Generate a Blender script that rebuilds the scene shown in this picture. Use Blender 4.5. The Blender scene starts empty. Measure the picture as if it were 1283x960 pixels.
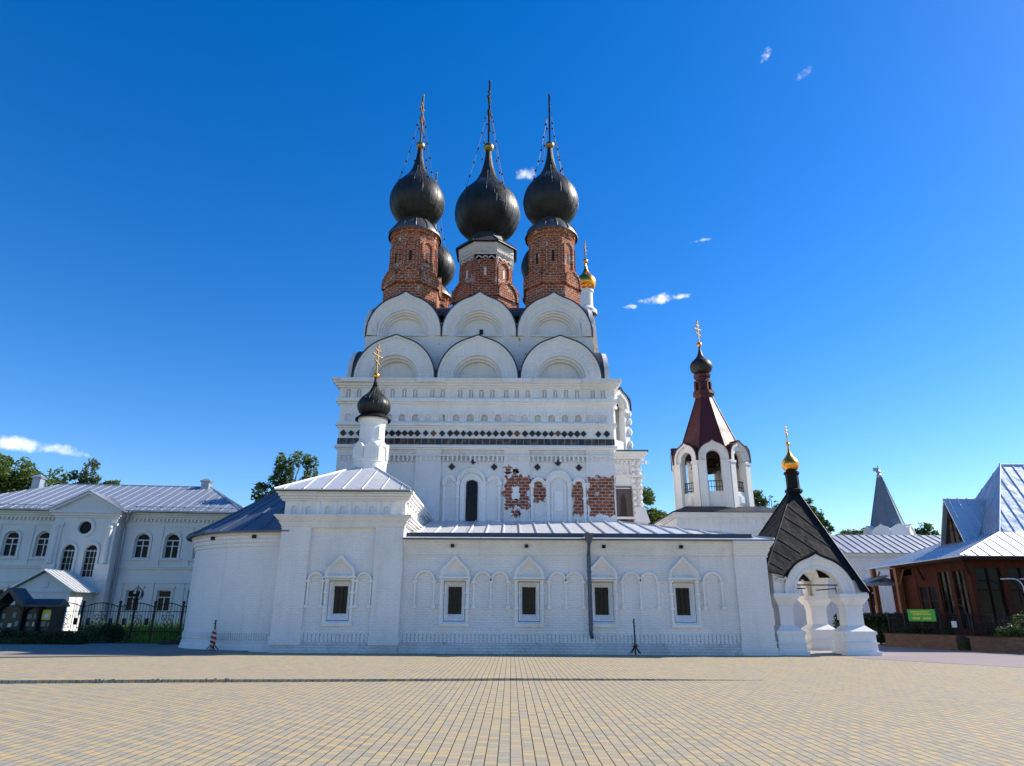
import bpy, math, random
from mathutils import Matrix, Vector
random.seed(7)
C = bpy.context.scene.collection
S = bpy.context.scene
R = math.radians

# ------------------------------------------------------------------ camera
cam_data = bpy.data.cameras.new('camera')
cam = bpy.data.objects.new('camera', cam_data)
C.objects.link(cam)
cam_data.sensor_width = 36.0
cam_data.lens = 850.0 / 1283.0 * 36.0
cam_data.clip_end = 5000
PITCH, ROLL = math.atan(290 / 850.0), 0.005
fw = Vector((0, math.cos(PITCH), math.sin(PITCH)))
up0 = Vector((0, -math.sin(PITCH), math.cos(PITCH)))
rt0 = Vector((1, 0, 0))
rt = rt0 * math.cos(ROLL) + up0 * math.sin(ROLL)
up = -rt0 * math.sin(ROLL) + up0 * math.cos(ROLL)
cam.matrix_world = Matrix(((rt.x, up.x, -fw.x, 0), (rt.y, up.y, -fw.y, 0), (rt.z, up.z, -fw.z, 1.6), (0, 0, 0, 1)))
S.camera = cam

# ------------------------------------------------------------------ light
SUN_EL, SUN_PHI = R(37.5), R(19)            # phi: from +X towards +Y
sd = Vector((math.cos(SUN_EL) * math.cos(SUN_PHI), math.cos(SUN_EL) * math.sin(SUN_PHI), math.sin(SUN_EL)))
sun_data = bpy.data.lights.new('sun', 'SUN')
sun_data.energy = 5.0
sun_data.angle = R(0.53)
sun_data.color = (1.0, 0.93, 0.82)
sun = bpy.data.objects.new('sun', sun_data)
C.objects.link(sun)
sun.rotation_euler = sd.to_track_quat('Z', 'Y').to_euler()

world = bpy.data.worlds.new('World')
S.world = world
world.use_nodes = True
wn, wl = world.node_tree.nodes, world.node_tree.links
wn.clear()


def wnode(t, **kw):
    n = wn.new(t)
    for k, v in kw.items():
        setattr(n, k, v)
    return n


w_out = wnode('ShaderNodeOutputWorld')
w_bg = wnode('ShaderNodeBackground')
w_bg.inputs[1].default_value = 0.123
sky = wnode('ShaderNodeTexSky', sky_type='NISHITA')
sky.sun_disc = False
sky.sun_elevation = SUN_EL
sky.sun_rotation = R(90) - SUN_PHI
sky.altitude = 100
sky.air_density = 1.0
sky.dust_density = 0.12
sky.ozone_density = 2.8
hs = wnode('ShaderNodeHueSaturation')
hs.inputs['Saturation'].default_value = 1.41
hs.inputs['Hue'].default_value = 0.510
wl.new(sky.outputs[0], hs.inputs['Color'])
tc = wnode('ShaderNodeTexCoord')
cur = hs.outputs[0]


def wmath(op, a, b=None):
    n = wnode('ShaderNodeMath', operation=op)
    for i, v in enumerate((a, b)):
        if v is None:
            continue
        if isinstance(v, (int, float)):
            n.inputs[i].default_value = v
        else:
            wl.new(v, n.inputs[i])
    return n.outputs[0]


def wdot(v):
    n = wnode('ShaderNodeVectorMath', operation='DOT_PRODUCT')
    wl.new(tc.outputs['Generated'], n.inputs[0])
    n.inputs[1].default_value = v
    return n.outputs['Value']


def cloud(az, el, a, b, dens, scale, tilt=0.0, seed=0.0):
    """a patch of cirrus / cumulus in the sky at azimuth az (deg from +Y to +X) and elevation el"""
    global cur
    az, el = R(az), R(el)
    d = Vector((math.cos(el) * math.sin(az), math.cos(el) * math.cos(az), math.sin(el)))
    r0 = Vector((math.cos(az), -math.sin(az), 0))
    u0 = r0.cross(d)
    r1 = r0 * math.cos(tilt) + u0 * math.sin(tilt)
    u1 = -r0 * math.sin(tilt) + u0 * math.cos(tilt)
    x = wmath('DIVIDE', wdot(r1), a)
    y = wmath('DIVIDE', wdot(u1), b)
    rr = wmath('ADD', wmath('MULTIPLY', x, x), wmath('MULTIPLY', y, y))
    front = wmath('GREATER_THAN', wdot(d), 0.0)
    ns = wnode('ShaderNodeTexNoise')
    ns.inputs['Scale'].default_value = scale
    ns.inputs['Detail'].default_value = 7
    ns.inputs['Roughness'].default_value = 0.62
    mp = wnode('ShaderNodeMapping')
    mp.inputs['Location'].default_value = (seed, seed * 1.7, 0)
    wl.new(tc.outputs['Generated'], mp.inputs[0])
    wl.new(mp.outputs[0], ns.inputs['Vector'])
    v = wmath('SUBTRACT', wmath('MULTIPLY', wmath('SUBTRACT', ns.outputs[0], 0.33), 4.2), rr)
    mr = wnode('ShaderNodeMapRange', interpolation_type='SMOOTHSTEP')
    wl.new(v, mr.inputs[0])
    mr.inputs[1].default_value = 0.0
    mr.inputs[2].default_value = 1.3
    mr.inputs[3].default_value = 0.0
    mr.inputs[4].default_value = dens
    m = wmath('MULTIPLY', mr.outputs[0], front)
    mx = wnode('ShaderNodeMix', data_type='RGBA')
    wl.new(m, mx.inputs[0])
    wl.new(cur, mx.inputs[6])
    mx.inputs[7].default_value = (7.2, 7.3, 7.6, 1)
    cur = mx.outputs[2]


cloud(-35.6, 10.9, .078, .0098, .85, 24, -0.05, 3.1)     # cumulus low above the trees
cloud(13.2, 25.3, .030, .0085, .9, 46, 0.10, 1.3)      # torn wisps beside the big church
cloud(15.4, 25.4, .014, .005, .7, 60, 0.05, 2.3)
cloud(10.9, 24.9, .016, .004, .5, 60, 0.0, 6.3)
cloud(17.6, 29.6, .020, .003, .45, 60, 0.0, 7.7)
cloud(1.2, 36.0, .017, .010, .6, 50, 0.15, 5.2)
cloud(25.0, 41.9, .013, .008, .8, 60, 0.7, 8.0)
cloud(28.3, 39.9, .016, .007, .35, 50, 0.2, 9.0)
wl.new(cur, w_bg.inputs[0])
wl.new(w_bg.outputs[0], w_out.inputs[0])

S.view_settings.view_transform = 'Standard'
S.view_settings.look = 'None'
S.view_settings.gamma = 1.0
S.view_settings.exposure = 0.68

# ------------------------------------------------------------------ materials
MATS = {}


class NT:
    def __init__(self, name):
        self.m = bpy.data.materials.new(name)
        self.m.use_nodes = True
        self.t = self.m.node_tree
        self.n, self.l = self.t.nodes, self.t.links
        self.b = self.n['Principled BSDF']
        MATS[name] = self.m

    def node(self, t, **kw):
        n = self.n.new(t)
        for k, v in kw.items():
            setattr(n, k, v)
        return n

    def inp(self, sock, v):
        if hasattr(v, 'links') or hasattr(v, 'is_output'):
            self.l.new(v, sock)
        else:
            sock.default_value = v

    def uv(self, scale=(1, 1, 1), loc=(0, 0, 0), rot=(0, 0, 0)):
        t = self.node('ShaderNodeUVMap')
        t.uv_map = 'UVMap'
        m = self.node('ShaderNodeMapping')
        m.inputs['Scale'].default_value = scale
        m.inputs['Location'].default_value = loc
        m.inputs['Rotation'].default_value = rot
        self.l.new(t.outputs[0], m.inputs[0])
        return m.outputs[0]

    def obj(self, scale=(1, 1, 1)):
        t = self.node('ShaderNodeNewGeometry')
        m = self.node('ShaderNodeMapping')
        m.inputs['Scale'].default_value = scale
        self.l.new(t.outputs['Position'], m.inputs[0])
        return m.outputs[0]

    def noise(self, vec, scale, detail=4, rough=.55, lo=.35, hi=.65, out0=0., out1=1.):
        n = self.node('ShaderNodeTexNoise')
        n.inputs['Scale'].default_value = scale
        n.inputs['Detail'].default_value = detail
        n.inputs['Roughness'].default_value = rough
        self.l.new(vec, n.inputs['Vector'])
        r = self.node('ShaderNodeMapRange')
        self.l.new(n.outputs[0], r.inputs[0])
        r.inputs[1].default_value, r.inputs[2].default_value = lo, hi
        r.inputs[3].default_value, r.inputs[4].default_value = out0, out1
        return r.outputs[0]

    def mix(self, f, a, b, mode='MIX'):
        n = self.node('ShaderNodeMix', data_type='RGBA', blend_type=mode)
        self.inp(n.inputs[0], f)
        for i, v in ((6, a), (7, b)):
            if isinstance(v, (tuple, list)):
                n.inputs[i].default_value = (*v[:3], 1)
            else:
                self.l.new(v, n.inputs[i])
        return n.outputs[2]

    def math(self, op, a, b=0.0):
        n = self.node('ShaderNodeMath', operation=op)
        self.inp(n.inputs[0], a)
        self.inp(n.inputs[1], b)
        return n.outputs[0]

    def bump(self, h, strength, dist, prev=None):
        n = self.node('ShaderNodeBump')
        n.inputs['Strength'].default_value = strength
        n.inputs['Distance'].default_value = dist
        self.l.new(h, n.inputs['Height'])
        if prev is not None:
            self.l.new(prev, n.inputs['Normal'])
        return n.outputs[0]

    def done(self, color, rough=.6, metal=0., normal=None, spec=None, sub=None):
        b = self.b
        if isinstance(color, (tuple, list)):
            b.inputs['Base Color'].default_value = (*color[:3], 1)
        else:
            self.l.new(color, b.inputs['Base Color'])
        self.inp(b.inputs['Roughness'], rough)
        self.inp(b.inputs['Metallic'], metal)
        if normal is not None:
            self.l.new(normal, b.inputs['Normal'])
        if spec is not None:
            b.inputs['Specular IOR Level'].default_value = spec
        return self.m


def brick_tex(t, vec, w, h, mortar, off=.5, smooth=.1):
    n = t.node('ShaderNodeTexBrick')
    n.offset = off
    t.l.new(vec, n.inputs['Vector'])
    n.inputs['Scale'].default_value = 1
    n.inputs['Brick Width'].default_value = w
    n.inputs['Row Height'].default_value = h
    n.inputs['Mortar Size'].default_value = mortar
    n.inputs['Mortar Smooth'].default_value = smooth
    n.inputs['Color1'].default_value = (0, 0, 0, 1)
    n.inputs['Color2'].default_value = (1, 1, 1, 1)
    n.inputs['Mortar'].default_value = (.5, .5, .5, 1)
    return n


def whitewash(name, base, stain, course, bump, flaw=.0):
    t = NT(name)
    uv = t.uv()
    wob = t.noise(t.obj(), 1.3, 3, .5, 0, 1, -.02, .02)
    br = brick_tex(t, uv, .32, course, .022, .5, .6)
    big = t.noise(t.obj((1, 1, .6)), .55, 5, .6, .42, .72)
    fine = t.noise(t.obj(), 9, 4, .6, .45, .8)
    c = t.mix(t.math('MULTIPLY', big, .55), base, stain)
    c = t.mix(t.math('MULTIPLY', fine, .22), c, stain)
    c = t.mix(t.math('MULTIPLY', br.outputs['Fac'], .24), c, stain)
    st = t.noise(t.obj((2.6, 2.6, .16)), 1.0, 6, .65, .52, .80)
    c = t.mix(t.math('MULTIPLY', st, .40), c, (stain[0] * .82, stain[1] * .80, stain[2] * .78))
    pt = t.noise(t.obj((.8, .8, 1.1)), 1.0, 7, .7, .60, .63)
    c = t.mix(t.math('MULTIPLY', pt, .20), c, (.80, .78, .75))
    c = t.mix(t.math('MULTIPLY', br.outputs['Color'], .05), c, stain)
    if flaw:
        f = t.noise(t.obj((1, 1, 1.3)), 1.9, 8, .74, .60, .64)
        c = t.mix(t.math('MULTIPLY', f, flaw), c, (.22, .15, .12))
    rn = t.noise(t.obj(), 14, 4, .6, .2, .8)
    h = t.math('ADD', t.math('MULTIPLY', br.outputs['Fac'], -1), t.math('MULTIPLY', rn, .7))
    h = t.math('ADD', h, t.math('MULTIPLY', br.outputs['Color'], .35))
    return t.done(c, .9, 0, t.bump(h, bump, .02), .2)


whitewash('limewash', (.83, .805, .775), (.60, .585, .575), .105, .55)
whitewash('limewash_worn', (.80, .775, .75), (.54, .53, .53), .105, .6, .75)
whitewash('limewash_grimy', (.74, .715, .69), (.30, .28, .27), .105, .7, .55)
whitewash('limewash_smooth', (.85, .83, .80), (.66, .645, .63), .4, .15)
whitewash('limewash_belfry', (.80, .78, .74), (.58, .56, .53), .12, .4, .15)
whitewash('plaster_cream', (.70, .70, .68), (.58, .58, .57), .6, .12)


def brickwork(name, w, h, c1, c2, mort, mort_c, wash=0.0, wash_lo=.55):
    t = NT(name)
    br = brick_tex(t, t.uv(), w, h, mort, .5, .15)
    c = t.mix(br.outputs['Color'], c1, c2)
    n1 = t.noise(t.obj(), 2.2, 5, .6, .3, .75)
    c = t.mix(t.math('MULTIPLY', n1, .5), c, (.11, .035, .020))
    n2 = t.noise(t.obj(), 11, 4, .6, .35, .7)
    mc = t.mix(n2, mort_c, (.20, .13, .10))
    c = t.mix(br.outputs['Fac'], c, mc)
    if wash:
        n3 = t.noise(t.obj((1, 1, 1.2)), 1.5, 7, .7, wash_lo, wash_lo + .05)
        c = t.mix(t.math('MULTIPLY', n3, wash), c, (.62, .60, .57))
    h = t.math('ADD', t.math('MULTIPLY', br.outputs['Fac'], -1), t.math('MULTIPLY', n2, .8))
    return t.done(c, .92, 0, t.bump(h, .8, .04), .15)


brickwork('old_brick', .42, .19, (.56, .135, .050), (.26, .062, .028), .030, (.60, .44, .32), .7, .585)
brickwork('old_brick_wash', .42, .19, (.54, .135, .055), (.26, .062, .03), .030, (.62, .48, .38), .85, .57)
brickwork('patch_brick', .40, .185, (.42, .105, .048), (.21, .052, .028), .030, (.56, .43, .35), .8, .59)
brickwork('planter_brick', .30, .10, (.24, .15, .085), (.17, .105, .06), .012, (.22, .18, .14))


def metal_roof(name, base, dark, rough, metal, sheet=(0, 0), rust=0.0, spec=.4):
    t = NT(name)
    n1 = t.noise(t.obj(), .9, 5, .6, .35, .7)
    n2 = t.noise(t.obj(), 7, 4, .6, .35, .75)
    c = t.mix(t.math('MULTIPLY', n1, .8), base, dark)
    c = t.mix(t.math('MULTIPLY', n2, .3), c, dark)
    if rust:
        n3 = t.noise(t.obj(), 2.6, 6, .7, .64, .70)
        c = t.mix(t.math('MULTIPLY', n3, rust), c, (.30, .14, .06))
    nb = t.noise(t.obj((1, 1, 1)), 1.6, 3, .5, .2, .8)
    rr = t.math('ADD', t.math('MULTIPLY', n1, .14), rough)
    br = brick_tex(t, t.uv(), .9, 1.7, .012, .5, .2)
    c = t.mix(t.math('MULTIPLY', br.outputs['Color'], .28), c, dark)
    c = t.mix(t.math('MULTIPLY', br.outputs['Fac'], .35), c, (.12, .12, .12) if base[0] > .1 else base)
    hh = t.math('ADD', nb, t.math('MULTIPLY', br.outputs['Color'], .25))
    return t.done(c, rr, metal, t.bump(hh, .4, .05), spec)


metal_roof('zinc_roof', (.74, .74, .74), (.60, .60, .61), .40, .45, rust=.35)
metal_roof('grey_roof', (.40, .44, .50), (.28, .32, .38), .46, .6)
metal_roof('slate_roof', (.20, .23, .28), (.13, .15, .19), .46, .6, rust=.25)
metal_roof('pale_roof', (.42, .43, .46), (.33, .34, .37), .45, .6)
metal_roof('house_roof', (.56, .62, .68), (.48, .54, .60), .44, .72)
metal_roof('black_roof', (.006, .006, .007), (.010, .010, .011), .5, .0, spec=.16)
metal_roof('dark_roof', (.045, .046, .05), (.085, .08, .08), .45, .5, rust=.2)
metal_roof('red_roof', (.070, .011, .012), (.050, .009, .010), .50, .0)
metal_roof('skirt_roof', (.16, .16, .16), (.07, .07, .07), .40, .6)
metal_roof('turret_roof', (.20, .23, .27), (.14, .17, .20), .5, .3)


def dome_metal(name):
    t = NT(name)
    n1 = t.noise(t.obj(), 1.1, 6, .65, .35, .7)
    n2 = t.noise(t.obj((1, 1, .15)), 4.5, 4, .6, .35, .7)
    c = t.mix(n1, (.013, .013, .014), (.026, .026, .025))
    c = t.mix(t.math('MULTIPLY', n2, .5), c, (.040, .046, .042))
    br = brick_tex(t, t.uv(), 1.0, 1.35, .02, .0, .1)
    h = t.math('ADD', t.math('MULTIPLY', br.outputs['Fac'], 1.0), t.math('MULTIPLY', t.noise(t.obj(), 2.3, 3, .5, .2, .8), .8))
    return t.done(c, t.math('ADD', t.math('MULTIPLY', n2, .16), .42), .25, t.bump(h, .45, .05), .35)


dome_metal('dome_black')


def simple(name, c, rough=.5, metal=0., var=.25, scale=6, spec=.4):
    t = NT(name)
    n = t.noise(t.obj(), scale, 4, .6, .3, .7)
    d = tuple(x * (1 - var) for x in c)
    return t.done(t.mix(n, c, d), rough, metal, None, spec)


simple('gold', (1.0, .40, .06), .33, 1.0, .15, 5)
simple('old_gold', (.50, .33, .12), .40, 1.0, .5, 9)
simple('iron_black', (.008, .008, .009), .6, .0)
simple('cross_dark', (.055, .04, .03), .5, .6)
simple('tile_dark', (.028, .020, .018), .28, 0, .5, 14)
simple('tile_rust', (.16, .075, .03), .4, 0, .4, 14)
simple('gutter_blue', (.055, .075, .10), .5, .3)
simple('pipe_blue', (.085, .115, .155), .45, .3)
simple('wood_brown', (.080, .025, .013), .7, 0, .45, 5, .08)
simple('wood_orange', (.22, .085, .03), .5, 0, .35, 5)
simple('wood_dark', (.030, .013, .008), .65, 0, .3, 5, .1)
simple('void_dark', (.012, .012, .013), .8, 0, .2)
simple('window_white', (.72, .73, .74), .5)
simple('bronze_bell', (.09, .06, .03), .45, .8)
simple('bark', (.10, .075, .055), .9, 0, .5, 8)
simple('birch_bark', (.42, .40, .37), .85, 0, .5, 5)
simple('soil', (.055, .038, .026), .95, 0, .5, 5)
simple('kerb_stone', (.33, .32, .30), .9, 0, .3, 4)
simple('sign_green', (.05, .42, .05), .5)
simple('sign_yellow', (.75, .70, .10), .5)
simple('paper', (.78, .78, .74), .6, 0, .1)
simple('paper_board', (.20, .26, .24), .5, 0, .3, 9)
simple('paper_cream', (.62, .66, .58), .6, 0, .25, 9)
simple('tape_red', (.42, .02, .018), .6, 0, .3, 14)
simple('tape_white', (.62, .60, .58), .6, 0, .2, 14)
simple('icon_panel', (.12, .10, .085), .5, 0, .5, 7)
simple('icon_cloth', (.045, .03, .03), .6, 0, .4, 9)
simple('green_trim', (.05, .12, .085), .5, .2)
simple('tie_rod', (.02, .05, .045), .5, .3)
simple('petal_pink', (.50, .14, .36), .7, 0, .4, 30)
simple('petal_white', (.70, .66, .60), .7, 0, .3, 30)


def glass(name, c, rough=.06, spec=.08):
    t = NT(name)
    n = t.noise(t.obj(), .7, 2, .5, .2, .8)
    return t.done(t.mix(n, c, tuple(x * .5 for x in c)), rough, 0, t.bump(n, .05, .1), spec)


glass('glass_dark', (.014, .015, .017))
glass('glass_church', (.010, .010, .012), .22, .2)
glass('glass_board', (.022, .040, .038), .25, .2)


def leaves(name, c1, c2, c3, tr=.35):
    t = NT(name)
    n = t.noise(t.obj(), .9, 3, .6, .35, .65)
    n2 = t.noise(t.obj(), 14, 2, .5, .35, .7)
    c = t.mix(n2, t.mix(n, c1, c2), c3)
    t.done(c, .55, 0, None, .25)
    out = t.n['Material Output']
    tl = t.node('ShaderNodeBsdfTranslucent')
    t.l.new(c, tl.inputs[0])
    mx = t.node('ShaderNodeMixShader')
    mx.inputs[0].default_value = tr
    t.l.new(t.b.outputs[0], mx.inputs[1])
    t.l.new(tl.outputs[0], mx.inputs[2])
    t.l.new(mx.outputs[0], out.inputs[0])


leaves('leaf_dark', (.050, .090, .022), (.068, .12, .030), (.10, .135, .04))
leaves('leaf_mid', (.075, .135, .028), (.10, .17, .040), (.14, .18, .055), .5)
leaves('leaf_birch', (.060, .105, .030), (.080, .13, .042), (.12, .14, .06), .45)
leaves('leaf_hedge', (.016, .034, .013), (.024, .045, .015), (.035, .055, .02), .2)
leaves('grass_blade', (.09, .19, .02), (.13, .24, .03), (.18, .25, .05), .4)


def paving():
    t = NT('paving')
    # stones: long joints run away from the viewer; every course is shifted against its neighbour
    g = t.node('ShaderNodeNewGeometry')
    sp = t.node('ShaderNodeSeparateXYZ')
    t.l.new(g.outputs['Position'], sp.inputs[0])
    wob = t.noise(t.obj(), .35, 2, .5, .2, .8, -.03, .03)
    u = t.math('ADD', t.math('DIVIDE', sp.outputs[0], .148), wob)
    col = t.math('FLOOR', u)
    v = t.math('ADD', t.math('DIVIDE', sp.outputs[1], .205), t.math('MULTIPLY', col, .5))
    row = t.math('FLOOR', v)
    ids = t.node('ShaderNodeCombineXYZ')
    t.l.new(col, ids.inputs[0])
    t.l.new(row, ids.inputs[1])
    rnd = t.node('ShaderNodeTexWhiteNoise', noise_dimensions='3D')
    t.l.new(ids.outputs[0], rnd.inputs[0])
    alt = t.math('ABSOLUTE', t.math('MODULO', row, 2.0))
    key = t.math('ADD', t.math('MULTIPLY', rnd.outputs['Value'], .62), t.math('MULTIPLY', alt, .38))
    cr = t.node('ShaderNodeValToRGB')
    e = cr.color_ramp.elements
    e[0].position, e[0].color = .0, (.215, .225, .205, 1)
    e[1].position, e[1].color = 1.0, (.53, .385, .155, 1)
    for p, c in ((.20, (.27, .27, .235, 1)), (.36, (.31, .275, .25, 1)), (.52, (.38, .33, .215, 1)), (.68, (.46, .36, .20, 1)), (.84, (.50, .34, .175, 1))):
        x = e.new(p)
        x.color = c
    t.l.new(key, cr.inputs[0])

    def edge(a, w):
        d = t.math('MULTIPLY', t.math('ABSOLUTE', t.math('SUBTRACT', t.math('FRACT', a), .5)), 2.0)
        m_ = t.node('ShaderNodeMapRange', interpolation_type='SMOOTHSTEP')
        t.l.new(d, m_.inputs[0])
        m_.inputs[1].default_value, m_.inputs[2].default_value = 1 - w, 1 - w * .45
        return m_.outputs[0]
    jl, jc = edge(u, .115), edge(v, .07)
    big = t.noise(t.obj(), .16, 5, .6, .35, .68)
    dust = t.noise(t.obj(), .7, 6, .65, .35, .7)
    c = t.mix(t.math('ADD', t.math('MULTIPLY', big, .36), .20), cr.outputs[0], (.355, .30, .195))
    c = t.mix(t.math('MULTIPLY', dust, .28), c, (.43, .35, .215))
    spot = t.noise(t.obj((1, .7, 1)), .55, 8, .75, .60, .72)
    c = t.mix(t.math('MULTIPLY', spot, .32), c, (.17, .15, .115))
    pale = t.noise(t.obj((.5, 1.2, 1)), .4, 7, .7, .62, .74)
    c = t.mix(t.math('MULTIPLY', pale, .22), c, (.54, .46, .33))
    fine = t.noise(t.obj(), 60, 3, .6, .3, .7)
    c = t.mix(t.math('MULTIPLY', fine, .22), c, (.22, .19, .14))
    c = t.mix(t.math('MULTIPLY', jc, .45), c, (.10, .08, .055))
    c = t.mix(t.math('MULTIPLY', jl, .92), c, (.028, .019, .010))
    h = t.math('ADD', t.math('MULTIPLY', t.math('MAXIMUM', jl, jc), -1.0), t.math('MULTIPLY', fine, .25))
    h = t.math('ADD', h, t.math('MULTIPLY', rnd.outputs['Value'], .3))
    t.done(c, .84, 0, t.bump(h, .8, .010), .25)


paving()


def asphalt(name, base, dark):
    t = NT(name)
    big = t.noise(t.obj(), .25, 5, .6, .3, .7)
    fine = t.noise(t.obj(), 30, 3, .6, .3, .7)
    c = t.mix(t.math('MULTIPLY', big, .7), base, dark)
    c = t.mix(t.math('MULTIPLY', fine, .35), c, dark)
    t.done(c, .9, 0, t.bump(fine, .5, .01), .25)


asphalt('asphalt_warm', (.27, .235, .20), (.20, .175, .15))
asphalt('asphalt_pink', (.30, .25, .245), (.24, .20, .20))
asphalt('earth_far', (.10, .11, .05), (.07, .08, .035))


# ------------------------------------------------------------------ mesh builder
WM = {}                       # object -> world matrix


def wm(o):
    return WM[o] if o is not None else Matrix.Identity(4)


class MB:
    def __init__(self):
        self.v, self.f, self.uv = [], [], []
        self.M = Matrix.Identity(4)

    def add(self, pts, faces, uvs=None):
        k = len(self.v)
        self.v += [self.M @ Vector(p) for p in pts]
        for i, f in enumerate(faces):
            self.f.append(tuple(k + j for j in f))
            self.uv.append(uvs[i] if uvs else None)

    def poly(self, pts):
        self.add(pts, [tuple(range(len(pts)))])

    def box(self, x0, x1, y0, y1, z0, z1):
        p = [(x, y, z) for z in (z0, z1) for y in (y0, y1) for x in (x0, x1)]
        self.add(p, [(0, 2, 3, 1), (4, 5, 7, 6), (0, 1, 5, 4), (2, 6, 7, 3), (0, 4, 6, 2), (1, 3, 7, 5)])

    def frustum(self, x0, x1, y0, y1, z0, X0, X1, Y0, Y1, z1):
        p = [(x0, y0, z0), (x1, y0, z0), (x1, y1, z0), (x0, y1, z0), (X0, Y0, z1), (X1, Y0, z1), (X1, Y1, z1), (X0, Y1, z1)]
        self.add(p, [(3, 2, 1, 0), (4, 5, 6, 7), (0, 1, 5, 4), (1, 2, 6, 5), (2, 3, 7, 6), (3, 0, 4, 7)])

    def prism_y(self, prof, y0, y1):
        """closed outline [(x, z)] extruded from y0 to y1"""
        n = len(prof)
        p = [(x, y0, z) for x, z in prof] + [(x, y1, z) for x, z in prof]
        f = [tuple(range(n)), tuple(range(2 * n - 1, n - 1, -1))]
        f += [(i, (i + 1) % n, n + (i + 1) % n, n + i) for i in range(n)]
        self.add(p, f)

    def prism_x(self, prof, x0, x1):
        n = len(prof)
        p = [(x0, y, z) for y, z in prof] + [(x1, y, z) for y, z in prof]
        f = [tuple(range(n)), tuple(range(2 * n - 1, n - 1, -1))]
        f += [(i, (i + 1) % n, n + (i + 1) % n, n + i) for i in range(n)]
        self.add(p, f)

    def prism_z(self, prof, z0, z1):
        n = len(prof)
        p = [(x, y, z0) for x, y in prof] + [(x, y, z1) for x, y in prof]
        f = [tuple(range(n)), tuple(range(2 * n - 1, n - 1, -1))]
        f += [(i, (i + 1) % n, n + (i + 1) % n, n + i) for i in range(n)]
        self.add(p, f)

    def band(self, A, B, yf, yb, closed=False, yfB=None):
        """ring between two outlines of equal length, front at yf (outer) / yfB (inner)"""
        n = len(A)
        if yfB is None:
            yfB = yf
        p = [(x, yf, z) for x, z in A] + [(x, yfB, z) for x, z in B] + [(x, yb, z) for x, z in A] + [(x, yb, z) for x, z in B]
        f = []
        for i in range(n if closed else n - 1):
            j = (i + 1) % n
            f += [(i, j, n + j, n + i), (i, 2 * n + i, 2 * n + j, j), (n + i, n + j, 3 * n + j, 3 * n + i), (2 * n + i, 3 * n + i, 3 * n + j, 2 * n + j)]
        if not closed:
            f += [(0, n, 3 * n, 2 * n), (n - 1, 3 * n - 1, 4 * n - 1, 2 * n - 1)]
        self.add(p, f)

    def sheet_y(self, A, y0, y1):
        """open outline swept along y (a vault skin)"""
        n = len(A)
        p = [(x, y0, z) for x, z in A] + [(x, y1, z) for x, z in A]
        self.add(p, [(i, i + 1, n + i + 1, n + i) for i in range(n - 1)])

    def lathe(self, cx, cy, prof, n=32, a0=0., a1=2 * math.pi, ex=1., ey=1., cap=False):
        m = len(prof)
        full = abs(a1 - a0 - 2 * math.pi) < 1e-6
        cols = n if full else n + 1
        pts, fs, uvs = [], [], []
        rm = max(r for r, z in prof)
        ln = [0]
        for i in range(1, m):
            ln.append(ln[-1] + math.hypot(prof[i][0] - prof[i - 1][0], prof[i][1] - prof[i - 1][1]))
        for i in range(cols):
            a = a0 + (a1 - a0) * i / n
            for r, z in prof:
                pts.append((cx + r * math.cos(a) * ex, cy + r * math.sin(a) * ey, z))
        for i in range(n):
            j = (i + 1) % cols
            u0, u1 = (a1 - a0) * i / n * rm, (a1 - a0) * (i + 1) / n * rm
            for k in range(m - 1):
                fs.append((i * m + k, j * m + k, j * m + k + 1, i * m + k + 1))
                uvs.append([(u0, ln[k]), (u1, ln[k]), (u1, ln[k + 1]), (u0, ln[k + 1])])
        self.add(pts, fs, uvs)
        if cap:
            self.add([(cx + prof[-1][0] * math.cos(2 * math.pi * i / n) * ex, cy + prof[-1][0] * math.sin(2 * math.pi * i / n) * ey, prof[-1][1]) for i in range(n)], [tuple(range(n))])

    def tube(self, pts, r, n=6, closed=False):
        pts = [Vector(p) for p in pts]
        m = len(pts)
        ring, fs = [], []
        rs = r if isinstance(r, (list, tuple)) else [r] * m
        for i, p in enumerate(pts):
            a = pts[(i - 1) % m] if (i > 0 or closed) else p
            b = pts[(i + 1) % m] if (i < m - 1 or closed) else p
            d = (b - a)
            if d.length < 1e-9:
                d = Vector((0, 0, 1))
            d.normalize()
            ref = Vector((0, 0, 1)) if abs(d.z) < .95 else Vector((1, 0, 0))
            s = d.cross(ref).normalized()
            t = s.cross(d)
            for k in range(n):
                an = 2 * math.pi * k / n
                ring.append(p + (s * math.cos(an) + t * math.sin(an)) * rs[i])
        for i in range(m if closed else m - 1):
            j = (i + 1) % m
            for k in range(n):
                l = (k + 1) % n
                fs.append((i * n + k, i * n + l, j * n + l, j * n + k))
        if not closed:
            fs += [tuple(range(n - 1, -1, -1)), tuple((m - 1) * n + k for k in range(n))]
        self.add(ring, fs)

    def ball(self, c, r, n=10, sz=1.0):
        prof = [(max(r * math.sin(math.pi * i / n), .0005), c[2] + -r * sz * math.cos(math.pi * i / n)) for i in range(n + 1)]
        self.lathe(c[0], c[1], prof, n * 2)

    def wall(self, x0, x1, z0, z1, y, depth, holes=()):
        """front wall face at y with rectangular holes (hx0, hx1, hz0, hz1) that have reveals going back by depth"""
        xs = sorted({x0, x1, *[h[0] for h in holes], *[h[1] for h in holes]})
        zs = sorted({z0, z1, *[h[2] for h in holes], *[h[3] for h in holes]})
        for i in range(len(xs) - 1):
            for j in range(len(zs) - 1):
                cx, cz = (xs[i] + xs[i + 1]) / 2, (zs[j] + zs[j + 1]) / 2
                if any(h[0] < cx < h[1] and h[2] < cz < h[3] for h in holes):
                    continue
                self.poly([(xs[i], y, zs[j]), (xs[i + 1], y, zs[j]), (xs[i + 1], y, zs[j + 1]), (xs[i], y, zs[j + 1])])
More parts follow.
